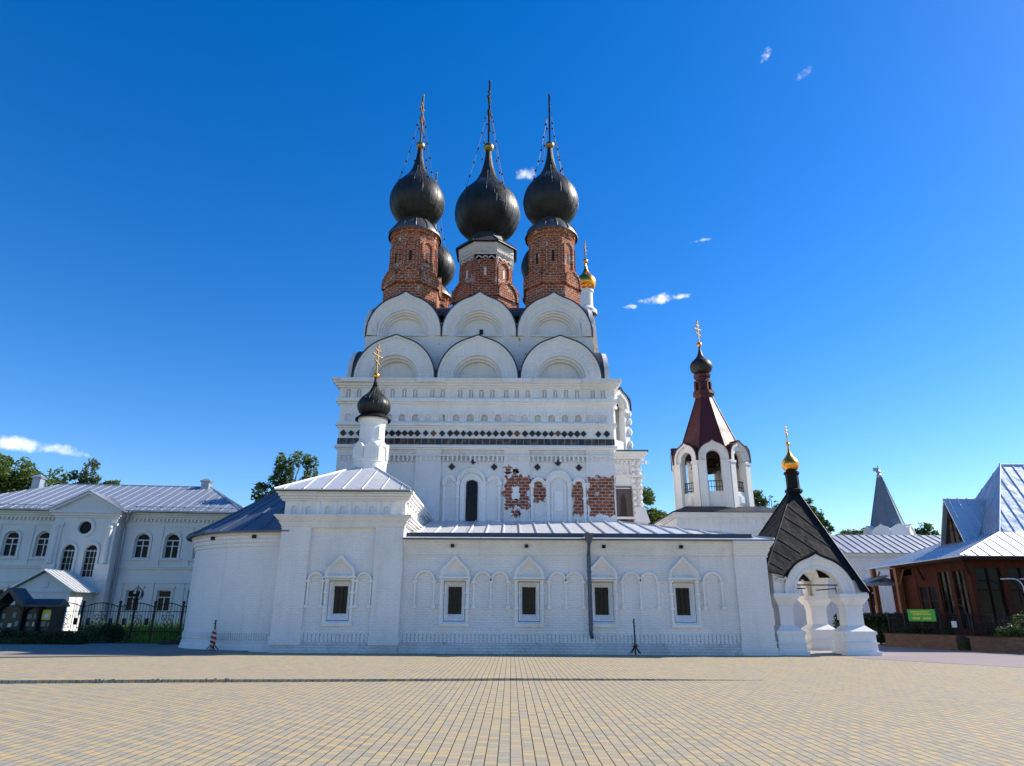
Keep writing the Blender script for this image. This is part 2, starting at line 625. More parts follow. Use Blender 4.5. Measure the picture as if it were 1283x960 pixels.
        for a, b, c, d in holes:
            q = y + depth
            self.poly([(a, y, c), (a, q, c), (b, q, c), (b, y, c)])
            self.poly([(a, y, d), (b, y, d), (b, q, d), (a, q, d)])
            self.poly([(a, y, c), (a, y, d), (a, q, d), (a, q, c)])
            self.poly([(b, y, c), (b, q, c), (b, q, d), (b, y, d)])

    def spandrel(self, cx, z, r, yf, yb, n=10, h=None):
        """fills the corners above a round arch inside a rectangular hole (top at z + r)"""
        h = r if h is None else h
        for s in (-1, 1):
            o = [(cx + s * r * math.cos(math.pi / 2 * i / n), z + h * math.sin(math.pi / 2 * i / n)) for i in range(n + 1)]
            self.prism_y(o + [(cx + s * r, z + h + .001)], yf, yb)

    def roof(self, pts, spacing=.6, rw=.05, rh=.06, thick=.05, phase=.5):
        """planar sheet-metal roof face with standing seams running down the slope"""
        P = [Vector(p) for p in pts]
        nrm = Vector((0, 0, 0))
        for i in range(len(P)):
            nrm += (P[i] - P[0]).cross(P[(i + 1) % len(P)] - P[0])
        nrm.normalize()
        if nrm.z < 0:
            nrm = -nrm
        n = len(P)
        low = [p - nrm * thick for p in P]
        self.add(P + low, [tuple(range(n)), tuple(range(2 * n - 1, n - 1, -1))] + [(i, (i + 1) % n, n + (i + 1) % n, n + i) for i in range(n)])
        if not spacing:
            return
        u = Vector((0, 0, 1)).cross(nrm).normalized()
        v = nrm.cross(u)
        q = [((p - P[0]).dot(u), (p - P[0]).dot(v)) for p in P]
        u0, u1 = min(a for a, b in q), max(a for a, b in q)
        k = int((u1 - u0) / spacing)
        s = (u1 - u0) / max(k, 1)
        for i in range(k + 1):
            x = u0 + (i + phase) * s
            if x >= u1:
                break
            hits = []
            for j in range(n):
                (a, b), (c, d) = q[j], q[(j + 1) % n]
                if (a - x) * (c - x) < 0:
                    hits.append(b + (d - b) * (x - a) / (c - a))
            if len(hits) < 2:
                continue
            lo, hi = min(hits), max(hits)
            if hi - lo < .15:
                continue
            base = P[0] + u * x
            c8 = []
            for hh in (-.01, rh):
                for vv in (lo, hi):
                    for uu in (-rw / 2, rw / 2):
                        c8.append(base + u * uu + v * vv + nrm * hh)
            self.add(c8, [(0, 2, 3, 1), (4, 5, 7, 6), (0, 1, 5, 4), (2, 6, 7, 3), (0, 4, 6, 2), (1, 3, 7, 5)])

    def build(self, name, mat, parent=None, origin=None, smooth=None, kind=None, label=None):
        me = bpy.data.meshes.new(name)
        if origin is None:
            lm = Matrix.Identity(4) if parent is not None else Matrix.Identity(4)
            W = wm(parent) if parent is not None else Matrix.Identity(4)
        else:
            W = Matrix.Translation(origin) if parent is None else wm(parent) @ Matrix.Translation(wm(parent).inverted() @ Vector(origin))
        inv = W.inverted()
        me.from_pydata([inv @ p for p in self.v], [], self.f)
        uvl = me.uv_layers.new(name='UVMap')
        li = 0
        for pi, poly in enumerate(me.polygons):
            given = self.uv[pi]
            if given is not None and len(given) == poly.loop_total:
                for k in range(poly.loop_total):
                    uvl.data[poly.loop_start + k].uv = given[k]
            else:
                pts = [self.v[me.loops[poly.loop_start + k].vertex_index] for k in range(poly.loop_total)]
                nn = Vector((0, 0, 0))
                for k in range(1, len(pts) - 1):
                    nn += (pts[k] - pts[0]).cross(pts[k + 1] - pts[0])
                if nn.length < 1e-12:
                    nn = Vector((0, 0, 1))
                nn.normalize()
                if abs(nn.z) > .999:
                    for k, p in enumerate(pts):
                        uvl.data[poly.loop_start + k].uv = (p.x, p.y)
                else:
                    u = Vector((0, 0, 1)).cross(nn).normalized()
                    if abs(u.x) > abs(u.y):
                        u = u if u.x > 0 else -u
                    else:
                        u = u if u.y > 0 else -u
                    w = nn.cross(u)
                    if w.z < 0:
                        w = -w
                    flat = abs(nn.z) < .05
                    for k, p in enumerate(pts):
                        uvl.data[poly.loop_start + k].uv = (p.dot(u), p.z if flat else p.dot(w))
        me.materials.append(MATS[mat])
        o = bpy.data.objects.new(name, me)
        C.objects.link(o)
        if parent is not None:
            o.parent = parent
            if origin is not None:
                o.location = wm(parent).inverted() @ Vector(origin)
        elif origin is not None:
            o.location = origin
        WM[o] = W
        me.validate()
        import bmesh
        bm = bmesh.new()
        bm.from_mesh(me)
        bmesh.ops.recalc_face_normals(bm, faces=bm.faces)
        bm.to_mesh(me)
        bm.free()
        if smooth is not None:
            me.shade_smooth()
            try:
                me.set_sharp_from_angle(angle=R(smooth))
            except Exception:
                pass
        if kind:
            o['kind'] = kind
        if label:
            o['label'] = label
        return o


def thing(name, label, cat, loc=(0, 0, 0), rz=0., group=None):
    o = bpy.data.objects.new(name, None)
    o.empty_display_size = .3
    C.objects.link(o)
    o.location = loc
    o.rotation_euler = (0, 0, rz)
    WM[o] = Matrix.Translation(loc) @ Matrix.Rotation(rz, 4, 'Z')
    o['label'] = label
    o['category'] = cat
    if group:
        o['group'] = group
    return o


def tag(o, label, cat, group=None):
    o['label'] = label
    o['category'] = cat
    if group:
        o['group'] = group
    return o


KIDS = {}


def kids(o):
    return list(o.children)


def copy_tree(o, parent=None, delta=(0, 0, 0), first=True):
    """a copy of a thing or a part together with everything below it"""
    c = o.copy()
    C.objects.link(c)
    c.parent = parent if parent is not None else o.parent
    if first:
        c.location = o.location + Vector(delta)
        if c.parent is not None:
            WM[c] = wm(o.parent) @ Matrix.Translation(Vector(delta)) @ wm(o.parent).inverted() @ WM[o]
        else:
            WM[c] = Matrix.Translation(Vector(delta)) @ WM[o]
    else:
        WM[c] = WM[o]
    for k in kids(o):
        copy_tree(k, c, (0, 0, 0), False)
    return c


# ------------------------------------------------------------------ outlines
def arc(cx, cz, r, a0=180., a1=0., n=20, h=None):
    h = r if h is None else h
    return [(cx + r * math.cos(R(a0 + (a1 - a0) * i / n)), cz + h * math.sin(R(a0 + (a1 - a0) * i / n))) for i in range(n + 1)]


def keel(cx, zb, w, h, tip, stilt=0., n=28, tw=.30, te=1.8):
    """arch outline with a small pointed tip, from left foot to right foot"""
    pts = []
    if stilt > 0:
        pts.append((cx - w, zb))
    for i in range(n + 1):
        a = math.pi * (1 - i / n)
        x = math.cos(a)
        z = math.sin(a) * h
        t = max(0, 1 - abs(x) / tw)
        pts.append((cx + w * x, zb + stilt + z + tip * t ** te))
    if stilt > 0:
        pts.append((cx + w, zb))
    return pts


def rect(x0, x1, z0, z1):
    return [(x0, z0), (x1, z0), (x1, z1), (x0, z1)]


def cross_mb(cx, cy, z0, z1, ang, t=.05, bars=((.62, .30), (.78, .16))):
    """orthodox cross standing from z0 to z1; its arms lie along the direction ang"""
    m = MB()
    h = z1 - z0
    m.M = Matrix.Translation((cx, cy, 0)) @ Matrix.Rotation(ang, 4, 'Z')
    m.box(-t, t, -t, t, z0, z1)
    for f, w in bars:
        z = z0 + h * f
        m.box(-w * h, w * h, -t * .8, t * .8, z - t, z + t)
        for s in (-1, 1):
            m.ball((s * w * h, 0, z), t * 1.6, 4)
    m.ball((0, 0, z1), t * 1.6, 4)
    w = .14 * h
    z = z0 + h * .36
    m.add([(-w, -t, z + .05 * h), (w, -t, z - .05 * h), (w, t, z - .05 * h), (-w, t, z + .05 * h),
           (-w, -t, z + .05 * h + 2 * t), (w, -t, z - .05 * h + 2 * t), (w, t, z - .05 * h + 2 * t), (-w, t, z + .05 * h + 2 * t)],
          [(0, 1, 2, 3), (4, 5, 6, 7), (0, 1, 5, 4), (1, 2, 6, 5), (2, 3, 7, 6), (3, 0, 4, 7)])
    return m


ONION = [(0, .42), (.03, .55), (.075, .74), (.13, .88), (.20, .97), (.27, 1.0), (.34, .975), (.41, .90), (.47, .79), (.52, .66), (.57, .52), (.62, .40), (.68, .30), (.75, .215), (.83, .15), (.92, .105), (1.0, .08)]


def onion(z0, z1, r, prof=ONION):
    return [(r * b, z0 + (z1 - z0) * a) for a, b in prof]


def round_trip(pts, k=2):
    """densify a lathe profile with catmull-rom"""
    out = []
    n = len(pts)
    for i in range(n - 1):
        p0, p1, p2, p3 = pts[max(i - 1, 0)], pts[i], pts[i + 1], pts[min(i + 2, n - 1)]
        for s in range(k):
            t = s / k
            out.append(tuple(.5 * ((2 * p1[d]) + (-p0[d] + p2[d]) * t + (2 * p0[d] - 5 * p1[d] + 4 * p2[d] - p3[d]) * t * t + (-p0[d] + 3 * p1[d] - 3 * p2[d] + p3[d]) * t ** 3) for d in (0, 1)))
    out.append(pts[-1])
    return out

# ================================================================== GROUND
m = MB()
m.add([(-900, -60, -.30), (900, -60, -.30), (900, 2500, -.30), (-900, 2500, -.30)], [(0, 1, 2, 3)])
m.build('ground', 'earth_far', kind='structure')
m = MB()
m.box(-40, 40, -6, 66, -.25, 0.0)
m.build('paved_square', 'paving', kind='structure')
# the farther half of the square lies a few centimetres higher; the step fades out to the right
m = MB()
xs = [-40, -14, -8, -4, 0, 3, 5, 6.6]
hs_ = [.075, .075, .07, .06, .055, .045, .025, .006]
pts, fc = [], []
for i, (x, h) in enumerate(zip(xs, hs_)):
    yk = 18.84 + .128 * max(0, x) * .5 + (x * .118 if x < 0 else 0)
    wob = random.uniform(-.05, .05)
    pts += [(x, yk + wob, -.02), (x, yk + wob + .02, h), (x, 31.5, h * .4 + .004), (x, 31.5, -.02)]
for i in range(len(xs) - 1):
    a, b = 4 * i, 4 * i + 4
    fc += [(a, b, b + 1, a + 1), (a + 1, b + 1, b + 2, a + 2), (a + 2, b + 2, b + 3, a + 3)]
e = 4 * (len(xs) - 1)
fc += [(0, 1, 2, 3), (e, e + 1, e + 2, e + 3)]
m.add(pts, fc)
m.build('raised_pavement', 'paving', kind='structure')
m = MB()                                     # worn asphalt on the left, in front of the garden fence
m.prism_z([(-40, 22.5), (-19, 25.6), (-13.5, 27.6), (-11.2, 30.8), (-11, 41), (-40, 41)], .03, .084)
m.build('asphalt_road', 'asphalt_warm', kind='structure')
m = MB()                                     # the pink-grey lane on the right
m.prism_z([(15.2, 33.5), (13.9, 29.3), (17.0, 24.6), (24, 19.5), (40, 14), (40, 66), (11.5, 66), (11.5, 38.0)], -.1, .006)
m.build('side_lane', 'asphalt_pink', kind='structure')
m = MB()                                     # loose mortar crumbs along the step
for i in range(16):
    x = random.choice([-9.7, -8.6, -7.0]) + random.gauss(0, .22)
    y = 18.84 + x * .118 + random.uniform(-.02, .10)
    r_ = random.uniform(.008, .026)
    m.box(x - r_ * 1.6, x + r_ * 1.6, y - r_, y + r_, .06, .085 + r_ * .3)
m.build('mortar_crumbs', 'kerb_stone', kind='stuff')

# ================================================================== GREAT CHURCH
CX, CY, HB = -2.10, 46.95, 7.95
cath = thing('church', 'tall white church with five black onion domes on red brick drums', 'church', (CX, CY, 0))
m = MB()
m.box(CX - HB, CX + HB, CY - HB, CY + HB, 0, 14.6)
for a, b in ((-10.05, -8.55), (-5.6, -4.1), (-.45, 1.05), (4.35, 5.85)):
    m.box(a - (.14 if a < -9 else 0), b + (.14 if b > 5 else 0), CY - HB - .14, CY - HB + .2, 0, 14.4)
cath_wall = m.build('wall', 'limewash', cath)
YF = CY - HB                                   # 39.0


def ring_slab(mb, out, z0, z1):
    mb.box(CX - HB - out, CX + HB + out, CY - HB - out, CY + HB + out, z0, z1)


PIL = ((-10.19, -8.5), (-5.65, -4.05), (-.5, 1.1), (4.3, 5.99))


def pil_break(mb, out, z0, z1, ex=.07):
    for a, b in PIL:
        mb.box(a, b, YF - out - ex, YF - out + .05, z0 + .004, z1 - .004)


m = MB()
ring_slab(m, .22, 10.72, 10.80)
ring_slab(m, .32, 10.80, 10.92)
pil_break(m, .32, 10.80, 10.92)
ring_slab(m, .20, 10.92, 10.99)
m.build('string_course', 'limewash_smooth', cath)
m = MB()
ring_slab(m, .25, 12.02, 12.12)
ring_slab(m, .36, 12.12, 12.28)
pil_break(m, .36, 12.12, 12.28)
ring_slab(m, .26, 12.28, 12.36)
m.build('string_course', 'limewash_smooth', cath)
m = MB()
ring_slab(m, .24, 13.36, 13.46)
ring_slab(m, .34, 13.46, 13.56)
ring_slab(m, .44, 13.56, 13.76)
pil_break(m, .44, 13.56, 13.76)
ring_slab(m, .32, 13.76, 13.82)
m.build('string_course', 'limewash_smooth', cath)
m = MB()
ring_slab(m, .40, 14.44, 14.56)
ring_slab(m, .52, 14.56, 14.70)
ring_slab(m, .64, 14.70, 14.84)
ring_slab(m, .72, 14.84, 14.96)
for a, b in PIL:
    m.box(a - .05, b + .05, YF - .79, YF - .3, 14.705, 14.955)
m.build('cornice', 'limewash', cath)
# plain zone that carries the tiles, niche frieze, dentil frieze
m = MB()
ring_slab(m, .17, 10.99, 12.02)
m.build('tile_ground', 'limewash_smooth', cath)
m = MB()
nx = [-9.70, -8.9, -8.1, -7.30, -6.53, -5.72, -4.97, -4.14, -3.30, -2.47, -1.63, -.82, -.02, .75, 1.55, 2.36, 3.16, 3.94, 4.67, 5.42]
m.wall(CX - HB - .2, CX + HB + .2, 12.36, 13.36, YF - .22, .2, [(x - .20, x + .20, 12.42, 12.86) for x in nx])
for x in nx:
    m.spandrel(x, 12.66, .20, YF - .22, YF - .02)
    m.band(arc(x, 12.66, .30, n=10), arc(x, 12.66, .20, n=10), YF - .25, YF - .2)
for i in range(len(nx) - 1):
    xm = (nx[i] + nx[i + 1]) / 2
    m.box(xm - .05, xm + .05, YF - .30, YF - .2, 12.37, 13.0)
for s in (-1, 1):
    m.box(CX + s * (HB + .1) - .1, CX + s * (HB + .1) + .1, YF - .215, CY + HB, 12.36, 13.36)
m.build('niche_frieze', 'limewash_smooth', cath)
m = MB()
sx = [-9.8, -9.15, -8.4, -7.75, -7.15, -6.45, -5.8, -4.78, -4.14, -3.1, -2.44, -1.83, -1.17, -.35, .3, .95, 1.95, 2.6, 3.25, 3.9, 4.85, 5.45]
m.wall(CX - HB - .28, CX + HB + .28, 13.82, 14.44, YF - .30, .12, [(x - .13, x + .13, 13.88, 14.36) for x in sx])
for x in sx:
    m.box(x - .14, x + .14, YF - .19, YF - .15, 13.85, 14.40)
    m.box(x - .035, x + .035, YF - .29, YF - .17, 13.885, 14.3)
for s in (-1, 1):
    m.box(CX + s * (HB + .14) - .14, CX + s * (HB + .14) + .14, YF - .295, CY + HB, 13.82, 14.44)
m.build('panel_frieze', 'limewash', cath)
m = MB()
x = CX - HB
while x < CX + HB:
    m.box(x, x + .11, YF - .20, YF - .05, 10.02, 10.33)
    x += .262
m.box(CX - HB - .05, CX + HB + .05, YF - .26, YF - .05, 10.33, 10.40)
m.build('dentil_course', 'limewash', cath)
# glazed dark tiles: one band and single diamonds above it
t = NT('tile_band')
br = brick_tex(t, t.uv((1, 1, 1), (.1, -11.0, 0)), .40, .40, .02, 0., .1)
n3 = t.noise(t.obj(), 2.4, 5, .65, .50, .62)
cc = t.mix(br.outputs['Color'], (.014, .012, .012), (.040, .026, .018))
cc = t.mix(t.math('MULTIPLY', n3, .9), cc, (.16, .09, .045))
cc = t.mix(br.outputs['Fac'], cc, (.22, .20, .19))
t.done(cc, .3, 0, t.bump(t.math('MULTIPLY', br.outputs['Fac'], -1), .6, .02), .5)
m = MB()
m.box(CX - HB - .19, CX + HB + .19, YF - .215, YF - .15, 11.02, 11.37)
m.build('tile_band', 'tile_band', cath)
dpx = [431, 441, 451, 458, 466, 474.5, 483.5, 492, 500, 508, 515.5, 523.6, 534, 543.6, 554.5, 564.5, 572.6, 581, 589, 597, 605, 613, 621.4, 630, 639, 648, 658, 667, 674.5, 683, 691, 699, 707, 715, 723, 731, 749.6, 760]
d0 = None
for i, p in enumerate(dpx):
    X = -10.12 + (p - 427) * .0472
    if d0 is None:
        m = MB()
        r_ = .19
        m.prism_y([(X - r_, 11.68), (X, 11.68 - r_ * 1.05), (X + r_, 11.68), (X, 11.68 + r_ * 1.05)], YF - .25, YF - .15)
        d0 = m.build('diamond_tile', 'tile_dark', cath, origin=(X, YF - .15, 11.68))
        dX = X
    else:
        c = copy_tree(d0, cath, (X - dX, 0, random.uniform(-.015, .015)))
        s_ = random.uniform(.92, 1.06)
        c.scale = (s_, 1, s_)
        if p in (543.6, 648, 474.5, 699):
            c.material_slots[0].link = 'OBJECT'
            c.material_slots[0].material = MATS['tile_rust']
# scaffolding of the window storey: arcade of mouldings, windows, diamonds
m = MB()


def bay_arcade(mb, cx, cw, nl, nr, ztop):
    """a tall arch between two narrow blind arches with ringed colonettes"""
    y = YF
    for (a, b, zt) in ((cx - cw, cx + cw, ztop), (nl[0], nl[1], ztop - .42), (nr[0], nr[1], ztop - .42)):
        c_, r_ = (a + b) / 2, (b - a) / 2
        mb.band(arc(c_, zt - r_, r_, n=18), arc(c_, zt - r_, r_ - .11, n=18), y - .17, y)
        mb.band(arc(c_, zt - r_, r_ - .11, n=18), arc(c_, zt - r_, r_ - .19, n=18), y - .08, y)
    zs = ztop - cw
    for xx, zt in ((nl[0] + .07, ztop - .42 - (nl[1] - nl[0]) / 2), (cx - cw + .08, zs), (cx + cw - .08, zs), (nr[1] - .07, ztop - .42 - (nr[1] - nr[0]) / 2)):
        zt = min(zt, zs)
        mb.lathe(xx, y - .06, [(.09, 6.3), (.09, zt)], 10)
        for zz, rr in ((zt - .08, .15), (7.92, .14), (6.62, .14)):
            mb.lathe(xx, y - .06, [(.085, zz - .09), (rr, zz - .06), (rr, zz + .06), (.085, zz + .09)], 10)
        mb.box(xx - .14, xx + .14, y - .22, y + .05, zt - .02, zt + .07)


bay_arcade(m, -2.32, .85, (-3.95, -3.20), (-1.42, -.62), 9.62)
m.build('blind_arcade', 'limewash_smooth', cath)
m = MB()
bay_arcade(m, 2.72, .72, (1.10, 1.98), (3.50, 4.28), 9.52)
m.build('blind_arcade', 'limewash_smooth', cath)
w = MB()
for rr, yy, yb in ((.62, .06, .0), (.52, .0, .0)):
    pass
w.band(arc(-2.28, 8.62, .66, n=20) + [(-1.62, 6.3)] if False else [(-2.94, 6.2)] + arc(-2.28, 8.62, .66, n=20) + [(-1.62, 6.2)],
       [(-2.82, 6.2)] + arc(-2.28, 8.62, .54, n=20) + [(-1.74, 6.2)], YF - .12, YF)
w.band([(-2.82, 6.2)] + arc(-2.28, 8.62, .54, n=20) + [(-1.74, 6.2)], [(-2.70, 6.2)] + arc(-2.28, 8.62, .42, n=20) + [(-1.86, 6.2)], YF - .06, YF)
wf = w.build('window', 'limewash_smooth', cath)
g = MB()
g.prism_y([(-2.62, 6.2)] + arc(-2.28, 8.62, .34, n=16) + [(-1.94, 6.2)], YF - .012, YF + .1)
g.build('pane', 'glass_church', wf)
g = MB()
for i in range(4):
    xx = -2.55 + i * .18
    g.box(xx - .012, xx + .012, YF - .05, YF - .02, 6.2, 8.9)
for i in range(11):
    zz = 6.4 + i * .24
    g.box(-2.62, -1.94, YF - .047, YF - .023, zz - .012, zz + .012)
g.build('iron_grille', 'iron_black', wf)
# walled-up window of the third bay with a shallow recess
w = MB()
w.band([(2.02, 6.2)] + arc(2.72, 8.62, .70, n=20) + [(3.42, 6.2)], [(2.20, 6.2)] + arc(2.72, 8.62, .52, n=20) + [(3.24, 6.2)], YF - .10, YF)
w.band([(2.30, 6.2)] + arc(2.72, 8.55, .42, n=20) + [(3.14, 6.2)], [(2.37, 6.2)] + arc(2.72, 8.55, .35, n=20) + [(3.07, 6.2)], YF - .05, YF)
w.box(2.5, 2.95, YF - .04, YF + .05, 7.2, 8.35)
w.box(2.46, 2.98, YF - .07, YF + .05, 7.86, 7.93)
w.build('walled_up_window', 'limewash_smooth', cath, label='walled-up arched window of the church')
for X, Z in ((-3.48, 9.72), (-2.24, 10.02), (-1.02, 9.72), (1.50, 9.72), (2.70, 9.98), (3.92, 9.70)):
    s_ = .19 if Z < 10 else .15
    m = MB()
    m.prism_y([(X - s_ * 1.05, Z), (X, Z - s_ * 1.1), (X + s_ * 1.05, Z), (X, Z + s_ * 1.1)], YF - .1 + .02, YF + .05)
    m.build('diamond_tile', 'tile_dark', cath, origin=(X, YF, Z))


def ragged(x0, x1, z0, z1, j, n=26):
    """outline of a patch where the plaster has fallen off: broken, partly stepping along the courses"""
    ph = [random.uniform(0, 6.28) for _ in range(8)]

    def w(t_, k):
        v = .9 * math.sin(t_ * 9 + ph[k]) + .6 * math.sin(t_ * 21 + ph[k + 4]) + random.gauss(0, .45)
        return j * v
    P = []
    for i in range(n):
        t_ = i / n
        P.append((x0 + (x1 - x0) * t_, z0 + w(t_, 0)))
    for i in range(n):
        t_ = i / n
        P.append((x1 + w(t_, 1) * (.25 if x1 > 5.8 else 1), z0 + (z1 - z0) * t_))
    for i in range(n):
        t_ = i / n
        P.append((x1 - (x1 - x0) * t_, z1 + w(t_, 2)))
    for i in range(n):
        t_ = i / n
        P.append((x0 + w(t_, 3), z1 - (z1 - z0) * t_))
    return P


for (x0, x1, z0, z1, j, yy) in ((-.40, 1.00, 7.35, 9.20, .10, YF - .148), (.08, .42, 9.35, 9.6, .06, YF - .148), (-.36, -.02, 9.3, 9.75, .06, YF - .148), (.05, .5, 6.85, 7.2, .07, YF - .148),
                                (1.16, 1.95, 7.72, 9.05, .07, YF - .012), (3.52, 4.26, 7.0, 9.0, .06, YF - .012), (4.42, 5.90, 6.95, 9.18, .07, YF - .152)):
    m = MB()
    yy -= random.uniform(.001, .012)
    m.prism_y(ragged(x0, x1, z0, z1, j), yy, yy + .06)
    m.build('exposed_brick', 'patch_brick', cath)
m = MB()                                        # patch of new plaster left in the middle of the brick
m.prism_y(ragged(.04, .46, 7.8, 8.55, .035), YF - .166, YF - .1)
m.build('plaster_patch', 'limewash_smooth', cath)
m = MB()                                        # brick corner seen at the right edge above the roof
m.box(5.87, 6.01, YF - .13, YF + 1.4, 6.95, 9.15)
m.build('exposed_brick', 'patch_brick', cath)


# gables (two tiers on all four sides) and the upper block
def gable(M, cx, yf, zb, w, tip, stilt, tier, side=False):
    g = MB()
    g.M = M
    o = [keel(cx, zb, w * k, w * k * (1.08 if k > .9 else 1), tip * kk, stilt) for k, kk in ((1, 1), (.945, 1), (.67, .15), (.62, .1), (.57, .0), (.52, 0))]
    if tier == 0:
        g.band(o[0], o[1], yf - .16, yf + .6)
        g.band(o[1], o[2], yf - .06, yf + .5)
        g.band(o[2], o[3], yf - .12, yf + .6)
        g.band(o[3], o[4], yf + .10, yf + .66, False, yf + .16)
        g.band(o[4], o[5], yf + .34, yf + .66, False, yf + .40)
        for i in range(11):                      # pellets round the arch
            a = R(14 + i * 15.2)
            g.M = M @ Matrix.Translation((cx + w * .78 * math.cos(a), yf - .06, zb + stilt + w * .78 * math.sin(a))) @ Matrix.Rotation(R(90), 4, 'X')
            g.lathe(0, 0, [(.11, 0), (.11, .03), (.07, .05), (.001, .05)], 10)
        g.M = M
    else:
        mid = [keel(cx, zb, w * k, w * k * (1.06 if k > .8 else 1.02), tip * kk, stilt) for k, kk in ((.88, .95), (.80, .8), (.73, .5))]
        g.band(o[0], mid[0], yf - .14, yf + .6)
        g.band(mid[0], mid[1], yf - .10, yf + .5, False, yf + .02)
        g.band(mid[1], mid[2], yf + .025, yf + .5)
        g.band(mid[2], o[2], yf - .04, yf + .5)
        g.band(o[2], o[3], yf + .08, yf + .66, False, yf + .12)
        g.band(o[3], o[4], yf + .26, yf + .66)
        g.band(o[4], o[5], yf + .44, yf + .66, False, yf + .48)
    g.prism_y(o[5], yf + .64, yf + .70)
    g.box(cx - w * .62, cx + w * .62, yf - .12, yf + .3, zb - .04, zb + .05)
    p = g.build('gable', 'limewash', cath)
    r_ = MB()
    r_.M = M
    back = 1.0 if tier == 0 else HB - .9
    A, B = keel(cx, zb - .02, w + .08, w * 1.08 + .07, tip * 1.02, stilt + .02), keel(cx, zb, w + .015, w * 1.08 + .012, tip, stilt)
    if tier == 0:
        r_.band(A, B, yf + .14 if side else yf - .20, yf + back)
    else:
        r_.band(A, B, yf + .14 if side else yf - .20, yf + .7)
        r_.band([p_ for p_ in A if p_[1] > zb + 1.25][1:-1], [p_ for p_ in B if p_[1] > zb + 1.2][1:-1] if False else [q_ for p_, q_ in zip(A, B) if p_[1] > zb + 1.25][1:-1], yf + .69, yf + back)
    r_.build('roof_sheet', 'dark_roof', p)
    return p


HB2 = 7.2
for q in range(4):
    M = Matrix.Translation((CX, CY, 0)) @ Matrix.Rotation(R(90 * q), 4, 'Z')
    for k in (-1, 0, 1):
        gable(M, 5.08 * k, -HB, 14.96, 2.44, .17, .20, 0, q > 0)
    for k in (-1, 0, 1):
        p_ = gable(M, 4.78 * k, -HB2, 18.28, 2.34, .30, .22, 1, q > 0)
        if q == 0 and k == 0:
            h = MB()
            h.box(CX - .02, CX + .22, CY - HB2 + .58, CY - HB2 + .72, 18.5, 19.0)
            h.build('vent', 'void_dark', p_)
m = MB()
m.box(CX - HB2, CX + HB2, CY - HB2, CY + HB2, 14.9, 18.3)
for q in range(4):
    m.M = Matrix.Translation((CX, CY, 0)) @ Matrix.Rotation(R(90 * q), 4, 'Z')
    m.box(-HB2 + .95, HB2 - .95, -HB2 + .76, -HB2 + .98, 18.3, 19.1)
    for k in (-1.5, -.5, .5, 1.5):
        xc = k * 4.78
        a, b = (.10, .34) if abs(k) < 1 else (.10, .2)
        m.prism_y([(xc - a, 18.28), (xc + a, 18.28), (xc + a, 18.6), (xc + b, 19.22), (xc - b, 19.22), (xc - a, 18.6)], -HB2 + .037, -HB2 + .7)
m.build('upper_wall', 'limewash_worn', cath)
m = MB()
m.frustum(CX - HB2 + 1.0, CX + HB2 - 1.0, CY - HB2 + 1.0, CY + HB2 - 1.0, 18.3, CX - 3.2, CX + 3.2, CY - 3.2, CY + 3.2, 22.0)
m.box(CX - HB + .1, CX + HB - .1, CY - HB + .1, CY + HB - .1, 14.9, 15.05)
for q in range(4):                               # sheet-metal gutters in the valleys between the gables
    m.M = Matrix.Translation((CX, CY, 0)) @ Matrix.Rotation(R(90 * q), 4, 'Z')
    for k in (-1, 1):
        m.prism_y([(k * 2.54 - .32, 15.75), (k * 2.54, 15.12), (k * 2.54 + .32, 15.75)], -HB + .1, -HB2)
        m.prism_y([(k * 2.39 - .22, 19.05), (k * 2.39, 18.7), (k * 2.39 + .22, 19.05)], -HB2 - .1, -2)
m.build('roof', 'dark_roof', cath)


def chains(par, cx, cy, zt, zb, rb, ang0):
    for k in range(4):
        a = ang0 + R(90 * k)
        A = Vector((cx + .22 * math.cos(a), cy + .22 * math.sin(a), zt))
        B = Vector((cx + rb * math.cos(a), cy + rb * math.sin(a), zb))
        c = MB()
        pts = []
        for i in range(13):
            t = i / 12
            p = A.lerp(B, t)
            p.z -= .55 * math.sin(math.pi * t)
            pts.append(p)
        c.tube(pts, .014, 4)
        for i in range(1, 12, 2):
            j = pts[i] + Vector((random.uniform(-.05, .05), 0, random.uniform(-.12, .12)))
            c.ball(j, .085, 4)
        c.build('chain', 'cross_dark', par)


